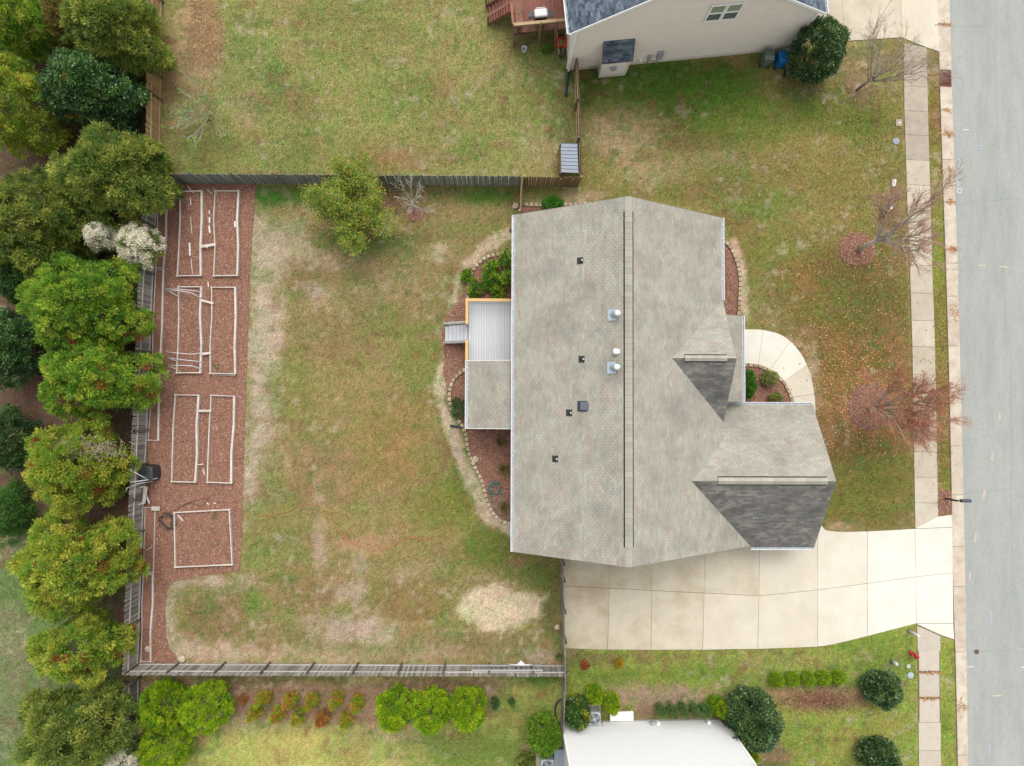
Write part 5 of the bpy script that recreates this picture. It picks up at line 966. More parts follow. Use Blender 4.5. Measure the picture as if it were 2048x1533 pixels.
MB().lathe(c, [(.16, 0), (.16, .05), (.11, .06), (.11, .55), (.14, .56), (.14, .6), (.12, .62), (.1, .72), (.04, .76), (.03, .8)], 16).build('barrel', m, hy, True)
for d in (Vector((1, 0, 0)), Vector((-1, 0, 0)), Vector((0, -1, 0))): MB().tube([c + UP * .42, c + UP * .42 + d * .2], .065, 10).build('nozzle', m, hy); 
mk = thing('marker_post', 'white rounded utility marker post beside the driveway apron', 'marker post', P(1818, 1262)); c = P(1818, 1262); MB().lathe(c, [(.09, 0), (.09, 1.0), (.07, 1.06), (.02, 1.08)], 12).build('post', M_white, mk, True)
tag(MB().lathe(P(1784, 1323), [(.12, 0), (.12, .5), (.09, .56), (.03, .58)], 12).build('utility_pedestal', mat('ped_green', C(210, 216, 206), .6), None, True), 'short pale utility pedestal in the lawn left of the hydrant', 'pedestal')
for lab, u, v, r, col, nm in (('small round grey utility lid in the grass below the hydrant', 1817, 1333, .14, (206, 206, 200), 'valve_box'), ('oval pale blue utility lid in the grass beside the lower pavement', 1821, 1351, .2, (190, 204, 206), 'valve_box'), ('brown utility lid in the grass beside the dark shrub', 1802, 1367, .18, (150, 116, 104), 'valve_box'), ('oval blue grey meter lid in the lawn near the upper pavement', 1792, 283, .22, (176, 180, 186), 'valve_box')):
    tag(MB().lathe(P(u, v), [(r, 0), (r, .03), (r * .85, .04), (.02, .045)], 18).build(nm, mat('lid_%d' % u, C(*col), .7, .08, 10.)), lab, 'utility lid')
ub = thing('meter_box', 'square beige meter box lid with a pale centre beside the upper pavement', 'utility lid', P(1798, 246)); MB().box(P(1798, 246, .02), (.42, .44, .05)).build('lid', mat('lid_beige', C(190, 172, 150), .8, .08, 10.), ub); MB().lathe(P(1799, 246, .045), [(.07, 0), (.07, .015), (.02, .02)], 12).build('reader_cap', M_white, ub)
for lab, u, v, a, b in (('scrap of white paper on the lawn below the oval meter lid', 1788, 366, .28, .45), ('small pale scrap on the lawn above the bare street tree', 1783, 415, .25, .22)): tag(MB().prism([(P(u, v).x + a * x, P(u, v).y + b * y) for x, y in ((-.4, -.5), (.1, -.55), (.35, -.2), (.5, .3), (.2, .55), (-.1, .4), (-.45, .5), (-.5, .1))], .01, .05).build('litter', M_white), lab, 'litter')

# white plastic strips left lying in the garden
for lab, a, b, wd in (('uppermost thin white strip lying in the top left bed', (381, 396), (382, 411), .05), ('second thin white strip lying in the top left bed', (381, 434), (384, 468), .03), ('widest white strip lying in the lower half of the top left bed', (379, 486), (380, 512), .10), ('lowest thin white strip lying in the top left bed', (382, 518), (385, 547), .03),
                      ('uppermost white strip on the path between the two top beds', (418, 421), (419, 429), .06), ('middle white strip on the path between the two top beds', (419, 435), (419, 446), .09), ('lowest white strip on the path between the two top beds', (418, 452), (420, 466), .10), ('white strip lying against the right board of the top right bed', (470, 443), (470, 455), .1), ('short white strip below the tube end near the skewed bed', (414, 1006), (417, 1010), .06), ('second white strip below the tube end near the square bed', (427, 1007), (432, 1007), .05), ('white strip on the path above the weedy bed', (416, 564), (417, 574), .06)):
    z = .14 if a[0] < 390 or a[0] > 460 else .05; tag(MB().bar(P(*a, z), P(*b, z), wd, .02).build('plastic_strip', M_white), lab, 'strip', 'white strips left in the garden')
# ------------------------------------------------------------------ vegetation
M_leaf = mat('leaf_mat', None, .6, .0, spec=.3, trans=.42); M_gloss = mat('leaf_gloss_mat', None, .32, .0, spec=.6, trans=.2); M_bark = mat('bark_grey', C(150, 136, 122), .95, .2, 8., .2, 40.); M_twig = mat('twig_red', C(196, 160, 136, 1.2), .95, .2, 8.); M_twigg = mat('twig_grey', C(186, 174, 156, 1.3), .95, .2, 8.); M_pbark = mat('bark_pale', C(206, 200, 184), .95, .15, 8.)
def unit(v): return v / np.maximum(np.linalg.norm(v, axis=1, keepdims=True), 1e-9)
def leafgeo(p, d, L, W, col, r, lobes=False):
    n = len(p); s = unit(np.cross(d, unit(r.normal(size=(n, 3))))); nrm = np.cross(d, s); m = p + d * (L * .45)[:, None]
    V = np.stack([p, m + s * (W / 2)[:, None] + nrm * (W * .12)[:, None], p + d * L[:, None], m - s * (W / 2)[:, None] + nrm * (W * .12)[:, None]], 1).reshape(-1, 3)
    return V, np.arange(4 * n).reshape(-1, 4), np.repeat(col, 4, 0)
def prof(kind, t):
    t = np.asarray(t, float)
    if kind == 'dome': return np.sqrt(np.clip(1 - ((t - .38) / .62) ** 2, 0, 1)) * np.where(t < .38, .85 + .15 * t / .38, 1)
    if kind == 'globe': return np.sqrt(np.clip(1 - (2 * t - 1) ** 2, 0, 1))
    if kind == 'tear': return np.clip(np.sin(np.pi * np.clip(t, 0, 1) ** .62) ** .75, 0, 1) * (1 - .12 * t)
    if kind == 'cone': return np.clip((1 - t), 0, 1) ** .8 * np.clip(t / .12, .45, 1)
    if kind == 'wide': return np.sqrt(np.clip(1 - ((t - .6) / .4) ** 2, 0, 1)) * (t > .6) + (t <= .6) * (.45 + .55 * np.clip(t / .6, 0, 1))
def plant(name, label, cat, base, h, rx, ry, kind, ncl, nlf, L, W, pal, cr=.4, trunk=.08, group=None, seed=1, mat_=None, up=.18, out=.42, lob=.22, inner=.25, ztop_shift=(0, 0), bark=None, accents=None, spray=.55, tmin=.04):
    """tapered stem with limbs, and a crown of leaf clumps set on an uneven crown form"""
    r = np.random.default_rng(seed); base = Vector(base); root = thing(name, label, cat, base, group); B = np.array(base); k_ = .55 * cr + .3 * L; rx = max(.55 * rx, rx - k_); ry = max(.55 * ry, ry - k_); h = max(.6 * h, h - .5 * k_)
    # clumps
    tt = np.linspace(0, 1, 400); pf = prof(kind, tt); ar = (pf + .03) * np.sqrt(h * h + (min(rx, ry) * np.gradient(pf, tt)).clip(-40, 40) ** 2) * (.35 + .65 * sstep(.0, .45, tt)); cdf = np.cumsum(ar); cdf /= cdf[-1]
    n = ncl; t = np.interp((np.arange(n) + r.random(n)) / n, cdf, tt); t = tmin + (1 - tmin) * t
    a = r.random(n) * 6.283; lo = 1 + lob * np.sin(a * 3 + seed) * np.cos(t * 5 + seed * 1.7) + lob * .8 * np.sin(a * 5 + 2.1 * seed + t * 4)
    rad = prof(kind, t) * lo * np.where(r.random(n) < inner, .35 + .5 * r.random(n), .84 + .16 * r.random(n))
    c = np.stack([rx * rad * np.cos(a) + ztop_shift[0] * t, ry * rad * np.sin(a) + ztop_shift[1] * t, h * t * (1 - .06 * r.random(n))], 1)
    outw = unit(np.stack([np.cos(a) * ry, np.sin(a) * rx, (t - .45) * 1.8 * min(rx, ry)], 1))
    cs = cr * (.7 + .6 * r.random(n)); pc = np.array(pal)[r.integers(0, len(pal), n)] * (.86 + .28 * r.random((n, 1)))
    if accents: k = r.random(n) < accents[1]; pc[k] = np.array(accents[0])
    m = max(1, int(nlf / n)); ci = np.repeat(np.arange(n), m); N = len(ci)
    u = unit(r.normal(size=(N, 3)) + outw[ci] * .6); p = c[ci] + u * (cs[ci] * r.random(N) ** .5)[:, None]
    d = unit(u * .6 + outw[ci] * out + np.array([0, 0, up]) + r.normal(size=(N, 3)) * spray)
    col = pc[ci] * (.82 + .36 * r.random((N, 1))) * (1 + r.normal(size=(N, 3)) * .04); ll = L * (.6 + .8 * r.random(N)); ww = W * (.7 + .6 * r.random(N))
    p[:, 2] = np.maximum(p[:, 2], .05); V, F, cc = leafgeo(p + B, d, ll, ww, np.clip(col, .004, .85), r)
    mesh_np('crown', V, F, cc, mat_ or M_leaf, root)
    tk = MB(); rr = random.Random(seed); top_ = h * .7; bend = [Vector((rr.uniform(-.1, .1), rr.uniform(-.1, .1), 0)) * h * .1 for _ in range(4)]
    pts = [base + Vector((ztop_shift[0] * k / 4, ztop_shift[1] * k / 4, top_ * k / 4)) + (bend[k - 1] if k else Vector()) for k in range(5)]; tk.tube(pts, [trunk * (1 - .2 * k) + .004 for k in range(5)], 7); tk.build('trunk', bark or M_bark, root)
    lb = MB()
    for i in r.choice(n, min(n, 26), replace=False):
        s_ = pts[min(3, int(t[i] * 3.2))]; e = s_.lerp(Vector(c[i] + B), .72); lb.tube([s_, s_.lerp(e, .55) + Vector((0, 0, -.05 * h)), e], [trunk * .35, trunk * .22, .008], 5)
    lb.build('limbs', bark or M_bark, root); return root
LEY = [C(*c, 1.95) for c in [(112, 148, 48), (98, 140, 44), (130, 160, 52), (146, 168, 56), (86, 126, 42), (118, 150, 44), (158, 168, 60)]]
LEYY = [C(*c, 2.0) for c in [(140, 154, 54), (156, 164, 60), (124, 150, 50), (170, 170, 66), (110, 142, 48), (134, 150, 52)]]
OLV = [C(*c, 2.4) for c in [(102, 118, 50), (90, 110, 46), (118, 130, 56), (80, 104, 44), (130, 136, 60), (98, 112, 52), (140, 146, 66)]]
DKG = [C(*c, 2.2) for c in [(52, 84, 40), (62, 96, 44), (44, 74, 38), (72, 104, 50), (86, 112, 58), (58, 88, 46)]]
LIM = [C(*c, 1.95) for c in [(128, 158, 22), (146, 172, 26), (110, 146, 24), (160, 178, 36), (134, 164, 20), (98, 138, 28)]]
HOL = [C(*c, 2.0) for c in [(54, 82, 46), (64, 92, 50), (46, 72, 42), (78, 104, 60), (98, 116, 62)]]
BRN = C(168, 104, 58, 1.3); TAN = C(176, 150, 134, 1.3)
def at(u, v, z): p = P(u, v, z); return (p.x, p.y, 0)
G1 = 'evergreen trees behind the rear fence'
def ever(lab, u, v, ru, rv, h, pal, seed, nl=42000, kind='dome', L=.17, W=.06, cr=.27, ncl=190, zc=None, **k):
    zc = zc or h * .55; s = MPP * (CAM_H - zc) / CAM_H; c = P(u, v, zc)
    return plant('evergreen_tree', lab, 'tree', (c.x, c.y, 0), h, ru * s * .93, rv * s * .93, kind, int(ncl * 2.6), int(nl * 1.15), L, W, pal, cr, .14, k.pop('group', G1), seed, **k)
ever('bright green bushy evergreen leaning on the fence below the white flowering shrub', 163, 605, 121, 102, 6.0, LEY, 1, 56000, ncl=250, accents=(BRN, .012))
ever('bright green evergreen whose branches reach over the fence edging', 192, 755, 122, 80, 5.4, LEY, 2, 46000, ncl=210, accents=(BRN, .015))
t3 = ever('yellow green evergreen with a band of dead grey twigs across its crown', 150, 930, 96, 98, 5.6, LEYY, 3, 44000, ncl=200, accents=(BRN, .025))
ever('broad yellow green evergreen beside the square garden bed', 148, 1128, 121, 98, 6.0, LEYY, 4, 54000, ncl=240, accents=(BRN, .012))
ever('loose yellowish evergreen at the yard corner with gaps in its crown', 157, 1300, 90, 68, 5.2, LEYY, 5, 24000, ncl=110, accents=(BRN, .03))
ever('olive feathery evergreen at the lower left corner below the yard', 152, 1468, 118, 90, 5.5, OLV, 6, 44000, ncl=230, L=.24, W=.06)
ever('olive feathery tree overhanging the corner of the dark fence', 224, 352, 113, 102, 5.5, OLV, 7, 48000, ncl=250, L=.26, W=.06)
ever('dark olive tree against the left edge above the bright evergreens', 55, 455, 95, 120, 6.0, [tuple(.9 * x for x in q) for q in OLV], 8, 42000, ncl=220, L=.24, W=.06)
ever('olive tree between the dark tree and the white flowering shrub', 132, 452, 55, 60, 4.2, OLV, 18, 20000, ncl=110, L=.24, W=.06)
ever('glossy dark green broadleaf tree with yellowing leaves beside the tan fence', 180, 178, 98, 72, 5.5, DKG, 9, 34000, ncl=230, L=.17, W=.085, mat_=M_gloss, accents=(C(196, 160, 40, 1.3), .02), up=.1, spray=.6)
ever('olive tree in the top corner overhanging the tan fence', 226, 62, 94, 82, 6.0, OLV, 10, 40000, ncl=220, L=.26, W=.06)
ever('small ochre tinged tree between the top corner trees', 140, 45, 45, 60, 4.2, [C(*c, 1.4) for c in [(136, 124, 62), (120, 112, 56), (150, 132, 70)]], 20, 16000, ncl=90, L=.22, W=.05)
ever('yellow green tree at the left edge below the top corner', 28, 205, 80, 100, 6.0, LEYY, 11, 36000, ncl=170, accents=(BRN, .015))
ever('green tree in the uppermost left corner', 25, 42, 80, 62, 6.0, LEY, 12, 32000, ncl=150, accents=(BRN, .015))
ever('glossy dark green shrub at the left edge beside the bright evergreens', 18, 690, 66, 80, 4.2, DKG, 13, 22000, ncl=150, L=.16, W=.08, mat_=M_gloss, up=.1, spray=.6)
ever('dull green shrub at the left edge near the tree with dead twigs', 14, 880, 50, 66, 3.6, HOL, 14, 16000, ncl=110, L=.14, W=.06)
ever('soft green young pine at the left edge beside the bare soil', 8, 1025, 34, 62, 3.2, [C(*c, 1.5) for c in [(92, 140, 62), (80, 128, 60), (106, 150, 70)]], 15, 14000, ncl=90, L=.22, W=.03)
ever('dark evergreen partly hidden behind the bright evergreen and the olive tree', 60, 560, 70, 60, 4.0, DKG, 16, 18000, ncl=130, L=.2, W=.06)
# dead twigs in the third tree
tw = MB(); rr = random.Random(3)
for i in range(420):
    u = rr.gauss(168, 38); v = 898 + rr.gauss(0, 9) + (u - 168) * .05; z = 4.3 + rr.uniform(-.3, .45); a = P(u, v, z); an = rr.uniform(0, 6.28); tw.tube([a, a + Vector((math.cos(an) * rr.uniform(.12, .4), math.sin(an) * rr.uniform(.12, .4), rr.uniform(-.05, .3)))], [.012, .006], 4, False)
o = tw.build('dead_twigs', mat('dead_twig', C(196, 172, 158), .95, .2, 8.), t3); tag(o, kind='stuff')
# white flowering shrubs
def flower(lab, u, v, ru, h, seed):
    h += .7; s = MPP * .92; c = P(u, v, h * .7); r = plant('flowering_shrub', lab, 'shrub', (c.x, c.y, 0), h, ru * s, ru * s * .95, 'wide', 46, 5200, .14, .04, OLV, .3, .05, 'white flowering shrubs by the rear fence', seed); rg = np.random.default_rng(seed)
    n = 9000; cl = rg.random((70, 2)) * 6.283; a = rg.integers(0, 70, n); q = np.stack([np.cos(cl[a, 0]) * np.sqrt(cl[a, 1] / 6.283), np.sin(cl[a, 0]) * np.sqrt(cl[a, 1] / 6.283), np.full(n, 0.)], 1) * ru * s * 1.02
    q[:, 2] = h * (1.0 - .42 * (np.hypot(q[:, 0], q[:, 1]) / (ru * s)) ** 2); q += rg.normal(size=(n, 3)) * .10 + np.array([c.x, c.y, 0]); d = unit(rg.normal(size=(n, 3)) + np.array([0, 0, .8])); col = np.array([C(240, 232, 212, 1.8), C(250, 246, 232, 1.8), C(226, 216, 190, 1.8)])[rg.integers(0, 3, n)]
    V, F, cc = leafgeo(q, d, np.full(n, .09), np.full(n, .06), col, rg); mesh_np('flowers', V, F, cc, M_leaf, r)
flower('smaller white flowering shrub left of its larger neighbour behind the fence', 200, 472, 27, 2.6, 31); flower('larger white flowering shrub spilling over the rear fence', 276, 488, 44, 2.8, 32); flower('white flowering shrub at the bottom edge near the lower fence', 238, 1520, 32, 2.4, 33)

# bare deciduous trees
def baretree(name, lab, base, h, spread, n0, mb_tr, mb_tw, seed, trunk_h, r0=.10, lean=(0, 0), levels=4, kids=(6, 6, 5), group=None, leaves=None, upb=.30, m_lf=None, el_=(.75, 1.35), tk=.25, kl=(.42, .66), tlev=1, rmin=.0045):
    rr = random.Random(seed); base = Vector(base); root = thing(name, lab, 'tree', base, group); T = MB(); W_ = MB(); tips = []
    top_ = base + Vector((lean[0], lean[1], trunk_h)); T.tube([base, base.lerp(top_, .5) + Vector((rr.uniform(-.04, .04), rr.uniform(-.04, .04), 0)), top_], [r0, r0 * .85, r0 * .72], 8)
    def grow(p, d, L, rad, lev):
        n = 4; pts = [p]; q = p; dd = d.copy()
        for i in range(n):
            dd = (dd + Vector((rr.gauss(0, .10), rr.gauss(0, .10), rr.gauss(0, .07) + (upb * .12 if lev < 3 else 0)))).normalized(); q = q + dd * L / n; pts.append(q)
        (T if lev <= tlev else W_).tube(pts, [max(rmin, rad * (1 - .2 * i)) for i in range(n + 1)], 6 if lev <= 1 else 3, False)
        if lev >= levels: tips.extend(pts[2:]); return
        for k in range(kids[min(lev - 1, len(kids) - 1)]):
            t = rr.uniform(tk, 1.); i = min(n - 1, int(t * n)); o = pts[i].lerp(pts[i + 1], t * n - i); ax = Vector((rr.gauss(0, 1), rr.gauss(0, 1), rr.gauss(0, .6))); nd = (dd + ax.normalized() * rr.uniform(.35, .75)).normalized()
            grow(o, nd, L * rr.uniform(*kl), max(rmin, rad * .5), lev + 1)
    for i in range(n0):
        a = 6.283 * i / n0 + rr.uniform(-.3, .3); el = rr.uniform(*el_); d = Vector((math.cos(a) * math.cos(el), math.sin(a) * math.cos(el), math.sin(el))); d.x *= spread; d.y *= spread; d.normalize()
        grow(top_ - Vector((0, 0, rr.uniform(0, .35))), d, (h - trunk_h) * rr.uniform(.55, .8), r0 * .5, 1)
    T.build('trunk', mb_tr, root, True); W_.build('twigs', mb_tw, root)
    if leaves:
        n, L, pal, jit = leaves; r = np.random.default_rng(seed); tp = np.array([tuple(t) for t in tips]); k = r.integers(0, len(tp), n); p = tp[k] + r.normal(size=(n, 3)) * jit; d = unit(r.normal(size=(n, 3)) + np.array([0, 0, -.1])); col = np.array(pal)[r.integers(0, len(pal), n)] * (.8 + .4 * r.random((n, 1)))
        V, F, cc = leafgeo(p, d, L * (.6 + .8 * r.random(n)), L * .6 * (.6 + .8 * r.random(n)), col, r); mesh_np('leaves', V, F, cc, m_lf or M_leaf, root)
    return root
GS = 'bare street trees on the front lawn'
REDL = [C(*c, 1.5) for c in [(176, 112, 84), (160, 98, 78), (190, 132, 96), (146, 88, 72)]]
baretree('street_tree', 'bare grey trunked street tree in a round mulch ring, twigs over the pavement', P(1716, 500), 7.2, .9, 11, mat('bark_silver', C(190, 185, 174, 1.35), .95, .2, 8., .2, 40.), M_twig, 11, 2.1, .15, (.1, .15), 4, (7, 8, 6), GS, (900, .05, REDL, .05), el_=(.95, 1.42), tk=.4, kl=(.32, .52), tlev=2, rmin=.004)
baretree('street_tree', 'dense reddish twigged street tree in a rusty mulch ring', P(1735, 817), 7.3, 1.08, 22, M_twigg, mat('twig_rust', C(196, 140, 112, 1.2), .95, .2, 8.), 12, 1.0, .11, (.05, 0), 4, (8, 8, 6), GS, (12000, .05, REDL, .12), el_=(1.0, 1.44), tk=.5, kl=(.25, .44), tlev=2, rmin=.004)
baretree('street_tree', 'leaning bare multi stemmed tree beside the upper driveway', P(1713, 181), 5.5, 1.15, 8, mat('bark_dark', C(150, 134, 124), .95, .2, 8.), M_twigg, 13, 1.2, .09, (.35, .15), 4, (6, 6, 4), GS, (1200, .05, [C(196, 150, 96), C(186, 128, 78)], .05))
baretree('young_tree', 'small bare pale barked tree in a round mulch ring by the dark fence', P(829, 425), 3.3, 1.2, 8, M_pbark, M_pbark, 14, 1.6, .065, (.06, .2), 3, (5, 4), None, None, rmin=.011)
baretree('young_tree', 'sparse sapling with a few pale green leaves in the upper yard', P(418, 238), 2.9, 1.9, 13, M_pbark, M_pbark, 15, .35, .045, (0, 0), 3, (4, 4), None, (750, .13, [C(140, 178, 80, 1.4), C(160, 190, 96, 1.4)], .06), rmin=.009)
YG = [C(*c, 1.8) for c in [(132, 160, 54), (112, 150, 50), (150, 170, 66), (176, 166, 72), (96, 138, 46), (182, 150, 74), (120, 154, 52)]]
baretree('leafy_tree', 'open crowned yellow green tree in front of the dark mossy fence', P(722, 430), 3.9, 1.3, 13, M_twigg, M_twigg, 16, .7, .10, (-.1, 0), 4, (6, 6, 4), None, (30000, .11, YG, .14))

# clipped and conical shrubs
def shrub(lab, u, v, ru, h, pal, seed, kind='tear', nl=6000, L=.10, W=.045, rv=None, group=None, zc=.45, name='shrub', cat='shrub', cr=.14, ncl=120, **k):
    c = P(u, v, h * zc); s = MPP * (CAM_H - h * zc) / CAM_H
    return plant(name, lab, cat, (c.x, c.y, 0), h, ru * s, (rv or ru) * s, kind, ncl, nl, L, W, pal, cr, .03, group, seed, lob=k.pop('lob', .06), inner=k.pop('inner', .12), **k)
GL = 'bright lime arborvitae shrubs below the fence'
shrub('large lime shrub, leftmost of the three standing side by side', 790, 1421, 42, 4.2, LIM, 41, nl=15000, ncl=210, cr=.2, L=.14, group=GL, rv=38); shrub('large lime shrub, middle of the three standing side by side', 862, 1424, 42, 4.5, LIM, 42, nl=15000, ncl=210, cr=.2, L=.14, group=GL, rv=38); shrub('large lime shrub, rightmost of the three standing side by side', 936, 1421, 40, 4.3, LIM, 43, nl=15000, ncl=210, cr=.2, L=.14, group=GL, rv=38)
shrub('bright green shrub in the fence corner, left of its twin', 329, 1408, 47, 2.7, [tuple(.9 * x for x in q) for q in LIM], 44, 'globe', 13000, ncl=190, cr=.2, L=.14, group=GL, rv=46); shrub('bright green oval shrub right of its twin near the lower fence', 415, 1412, 51, 2.9, LIM, 45, 'globe', 14000, ncl=200, cr=.2, L=.14, group=GL, rv=50); shrub('bright green shrub below the corner pair at the bottom edge', 333, 1492, 53, 2.9, LIM, 46, 'globe', 14000, ncl=200, cr=.2, L=.14, group=GL, rv=48)
DW = [C(*c, 2.2) for c in [(128, 144, 36), (146, 148, 44), (168, 128, 52), (112, 140, 36), (158, 156, 48), (134, 148, 40), (180, 116, 50)]]; DWD = [C(*c, 1.8) for c in [(176, 110, 56), (160, 96, 50), (190, 140, 60), (148, 108, 48)]]
up_ = ['first', 'second', 'third', 'fourth', 'fifth']
for i, (u, v) in enumerate(((526, 1396), (580, 1400), (624, 1402), (672, 1400), (716, 1407))): shrub('small green and rust dwarf conifer, %s from the left in the upper row' % up_[i], u, v, 17, 1.9, DW, 50 + i, 'cone', 3600, .09, .032, 17, 'dwarf conifers in two staggered rows', .3, cr=.1, ncl=70)
for i, (u, v) in enumerate(((511, 1424), (556, 1428), (598, 1431), (645, 1436), (693, 1437))): shrub('%s dwarf conifer, %s from the left in the lower row' % ('small browned' if i == 3 else 'small green and rust', up_[i]), u, v, 17, 1.9, DWD if i == 3 else DW, 60 + i, 'cone', 3600, .09, .032, 17, 'dwarf conifers in two staggered rows', .3, cr=.1, ncl=70)
shrub('tiny withered rust coloured shrub right of the bright oval shrub', 484, 1398, 10, .6, DWD, 66, 'globe', 700, .08, .03, ncl=30)
shrub('wispy green upright plant right of the three large lime shrubs', 990, 1408, 8, 1.4, DKG, 67, 'tear', 900, .12, .03, ncl=40); shrub('thin dark upright plant right of the wispy one', 1024, 1404, 5, 1.2, DKG, 68, 'tear', 500, .1, .03, ncl=30)
LM2 = [tuple(.92 * x for x in q) for q in LIM]
shrub('lime cone shaped shrub just above the condenser', 1189, 1388, 17, 2.0, LM2, 70, nl=5000, zc=.35); shrub('taller lime cone shaped shrub right of the condenser', 1222, 1404, 18, 2.4, LM2, 71, nl=5500, zc=.35); shrub('lime cone shaped shrub beside the big dark round tree', 1437, 1412, 18, 2.2, LM2, 72, nl=5500, zc=.35)
shrub('dark green dense shrub between the grey fence and the condenser', 1155, 1423, 24, 2.4, [C(*c, 1.5) for c in [(70, 104, 42), (58, 90, 40), (86, 122, 48)]], 73, 'globe', 6500, .14, .06, rv=30, accents=(C(190, 190, 50, 1.3), .03), cr=.22, mat_=M_gloss)
for i, u in enumerate((1322, 1344, 1366, 1388, 1410)): shrub('slim dark green upright conifer along the white house, %s from the left' % up_[i], u, 1419, 9.5, 2.0, [C(*c, 1.9) for c in [(84, 118, 56), (70, 104, 52), (100, 130, 62)]], 74 + i, 'tear', 1500, .10, .03, rv=10, group='slim conifers along the white house', zc=.4, cr=.09, ncl=60)
shrub('big dark round evergreen tree at the corner of the white house', 1503, 1435, 51, 4.0, HOL, 80, 'globe', 24000, .14, .07, rv=58, name='round_tree', cat='tree', cr=.28, ncl=300, mat_=M_gloss)
for i, u in enumerate((1553, 1584, 1616.5, 1647, 1676)): shrub('clipped bright green ball shrub, %s from the left in the row of five' % up_[i], u, 1359 - i, 14.5, .85, LM2, 81 + i, 'globe', 5200, .06, .028, rv=14.5, group='five clipped ball shrubs in a row', cr=.06, ncl=220, lob=.03, inner=.05)
shrub('dark green round shrub at the end of the flower bed near the pavement', 1762, 1377, 36, 2.0, HOL, 87, 'globe', 11000, .14, .07, rv=35, cr=.24, ncl=170, mat_=M_gloss, lob=.12); shrub('dark green shrub at the bottom edge below the flower bed', 1757, 1515, 38, 2.2, HOL, 88, 'globe', 12000, .14, .07, rv=40, cr=.24, ncl=170, mat_=M_gloss, lob=.12)
shrub('lime shrub at the right edge of the white house', 1505, 1512, 12, 1.4, LM2, 89, nl=2600)
shrub('light green small round tree left of the white house corner', 1087, 1466, 33, 2.8, [C(*c, 1.5) for c in [(112, 152, 40), (98, 138, 38), (130, 164, 50)]], 90, 'globe', 9500, .14, .06, rv=38, name='round_tree', cat='tree', cr=.24, ncl=160); shrub('low mixed shrub at the bottom edge beside the dark fan condenser', 1050, 1526, 20, 1.0, OLV, 91, 'globe', 2600, .12, .05, accents=(C(170, 70, 50), .1))
shrub('small red leaved shrub below the driveway edge', 1170, 1331, 8, .6, [C(190, 88, 58, 1.3), C(168, 96, 62, 1.3), C(206, 120, 80, 1.3)], 92, 'globe', 700, .09, .04, ncl=40); shrub('small golden shrub below the driveway edge', 1238, 1327, 8, .8, [C(206, 158, 40, 1.3), C(186, 168, 44, 1.3)], 93, 'tear', 900, .08, .035, ncl=40)
shrub('dark glossy tree beside the bins at the front corner of the beige house', 1632, 105, 50, 4.2, HOL, 94, 'globe', 26000, .14, .07, rv=59, name='round_tree', cat='tree', cr=.3, ncl=280, mat_=M_gloss, lob=.12, accents=(C(150, 140, 70), .015))
shrub('round bright green shrub by the upper gable of the main house', 1105, 408, 23, 1.0, [C(*c, 1.5) for c in [(80, 150, 40), (96, 164, 48), (70, 134, 38)]], 95, 'globe', 5500, .08, .04, rv=16, cr=.1, ncl=150)
shrub('dark green shrub under the front porch gutter', 1494, 769, 16, 1.4, [C(*c, 1.5) for c in [(72, 132, 36), (60, 114, 34), (90, 150, 44)]], 96, 'globe', 6500, .09, .035, rv=30, cr=.14, ncl=150); VAR = [C(*c, 1.35) for c in [(160, 170, 90), (186, 186, 104), (128, 142, 70), (170, 166, 120)]]
shrub('variegated yellow ball shrub at the top of the front path bed', 1538, 757, 18, .9, VAR, 97, 'globe', 4200, .08, .04, rv=16, cr=.1, ncl=120); shrub('variegated yellow shrub beside the garage gutter', 1552, 797, 14, .8, VAR, 98, 'globe', 3000, .08, .04, rv=12, cr=.1, ncl=90)
LF = [C(*c, 1.4) for c in [(140, 180, 40), (110, 156, 44), (160, 190, 60), (90, 130, 44)]]
for i, (lab, u, v, ru, h) in enumerate((('leafy lime green plant at the outer edge of the bed above the deck', 952, 578, 18, .8), ('leafy lime green plant in the middle of the bed above the deck', 985, 562, 20, 1.0), ('leafy plant against the house gutter above the deck', 1015, 556, 16, 1.2), ('loose leafy plant at the top of the bed above the deck', 982, 538, 17, .8), ('low leafy plant close to the deck rail', 995, 582, 20, .6), ('leafy sprig sprawling over the stone edging above the deck', 935, 553, 13, .6), ('tall leafy sprig by the house gutter at the top of the same bed', 1012, 520, 16, 1.1))): shrub(lab, u, v, ru, h, LF, 100 + i, 'wide', 480, .19, .10, group='leafy plants in the bed above the deck', cr=.22, ncl=24, lob=.25, spray=.9, up=.1)
shrub('low dark shrub in the mulch beside the covered porch', 918, 818, 17, .8, DKG, 108, 'wide', 1400, .16, .03, rv=24, cr=.2, ncl=40)
def tuft(lab, u, v, pal, seed, R=.45, n=260, h=.4, cat='grass', group='straw grass clumps in the lower mulch bed'):
    r = np.random.default_rng(seed); c = P(u, v); root = thing('grass_clump', lab, cat, (c.x, c.y, 0), group); a = r.random(n) * 6.283; el = .35 + .9 * r.random(n); d = np.stack([np.cos(a) * np.cos(el), np.sin(a) * np.cos(el), np.sin(el)], 1); p = np.array([c.x, c.y, .02]) + np.stack([np.cos(a), np.sin(a), a * 0], 1) * (.1 * r.random(n))[:, None]
    col = np.array(pal)[r.integers(0, len(pal), n)]; V, F, cc = leafgeo(p, d, R * (.5 + .7 * r.random(n)), np.full(n, .022), col, r); mesh_np('blades', V, F, cc, M_leaf, root)
ST = [C(206, 184, 130, 1.2), C(176, 160, 100, 1.2), C(150, 146, 84, 1.2)]
tuft('straw grass clump nearest the covered porch in the lower mulch bed', 1001, 884, ST, 1); tuft('straw grass clump in the middle of the lower mulch bed', 1008, 940, ST, 2, .55, 320); tuft('straw grass clump beside the coiled hose', 1009, 1015, ST, 3, .5, 300)
WG = [C(120, 170, 56, 1.3), C(140, 186, 70, 1.3), C(104, 150, 60, 1.3)]
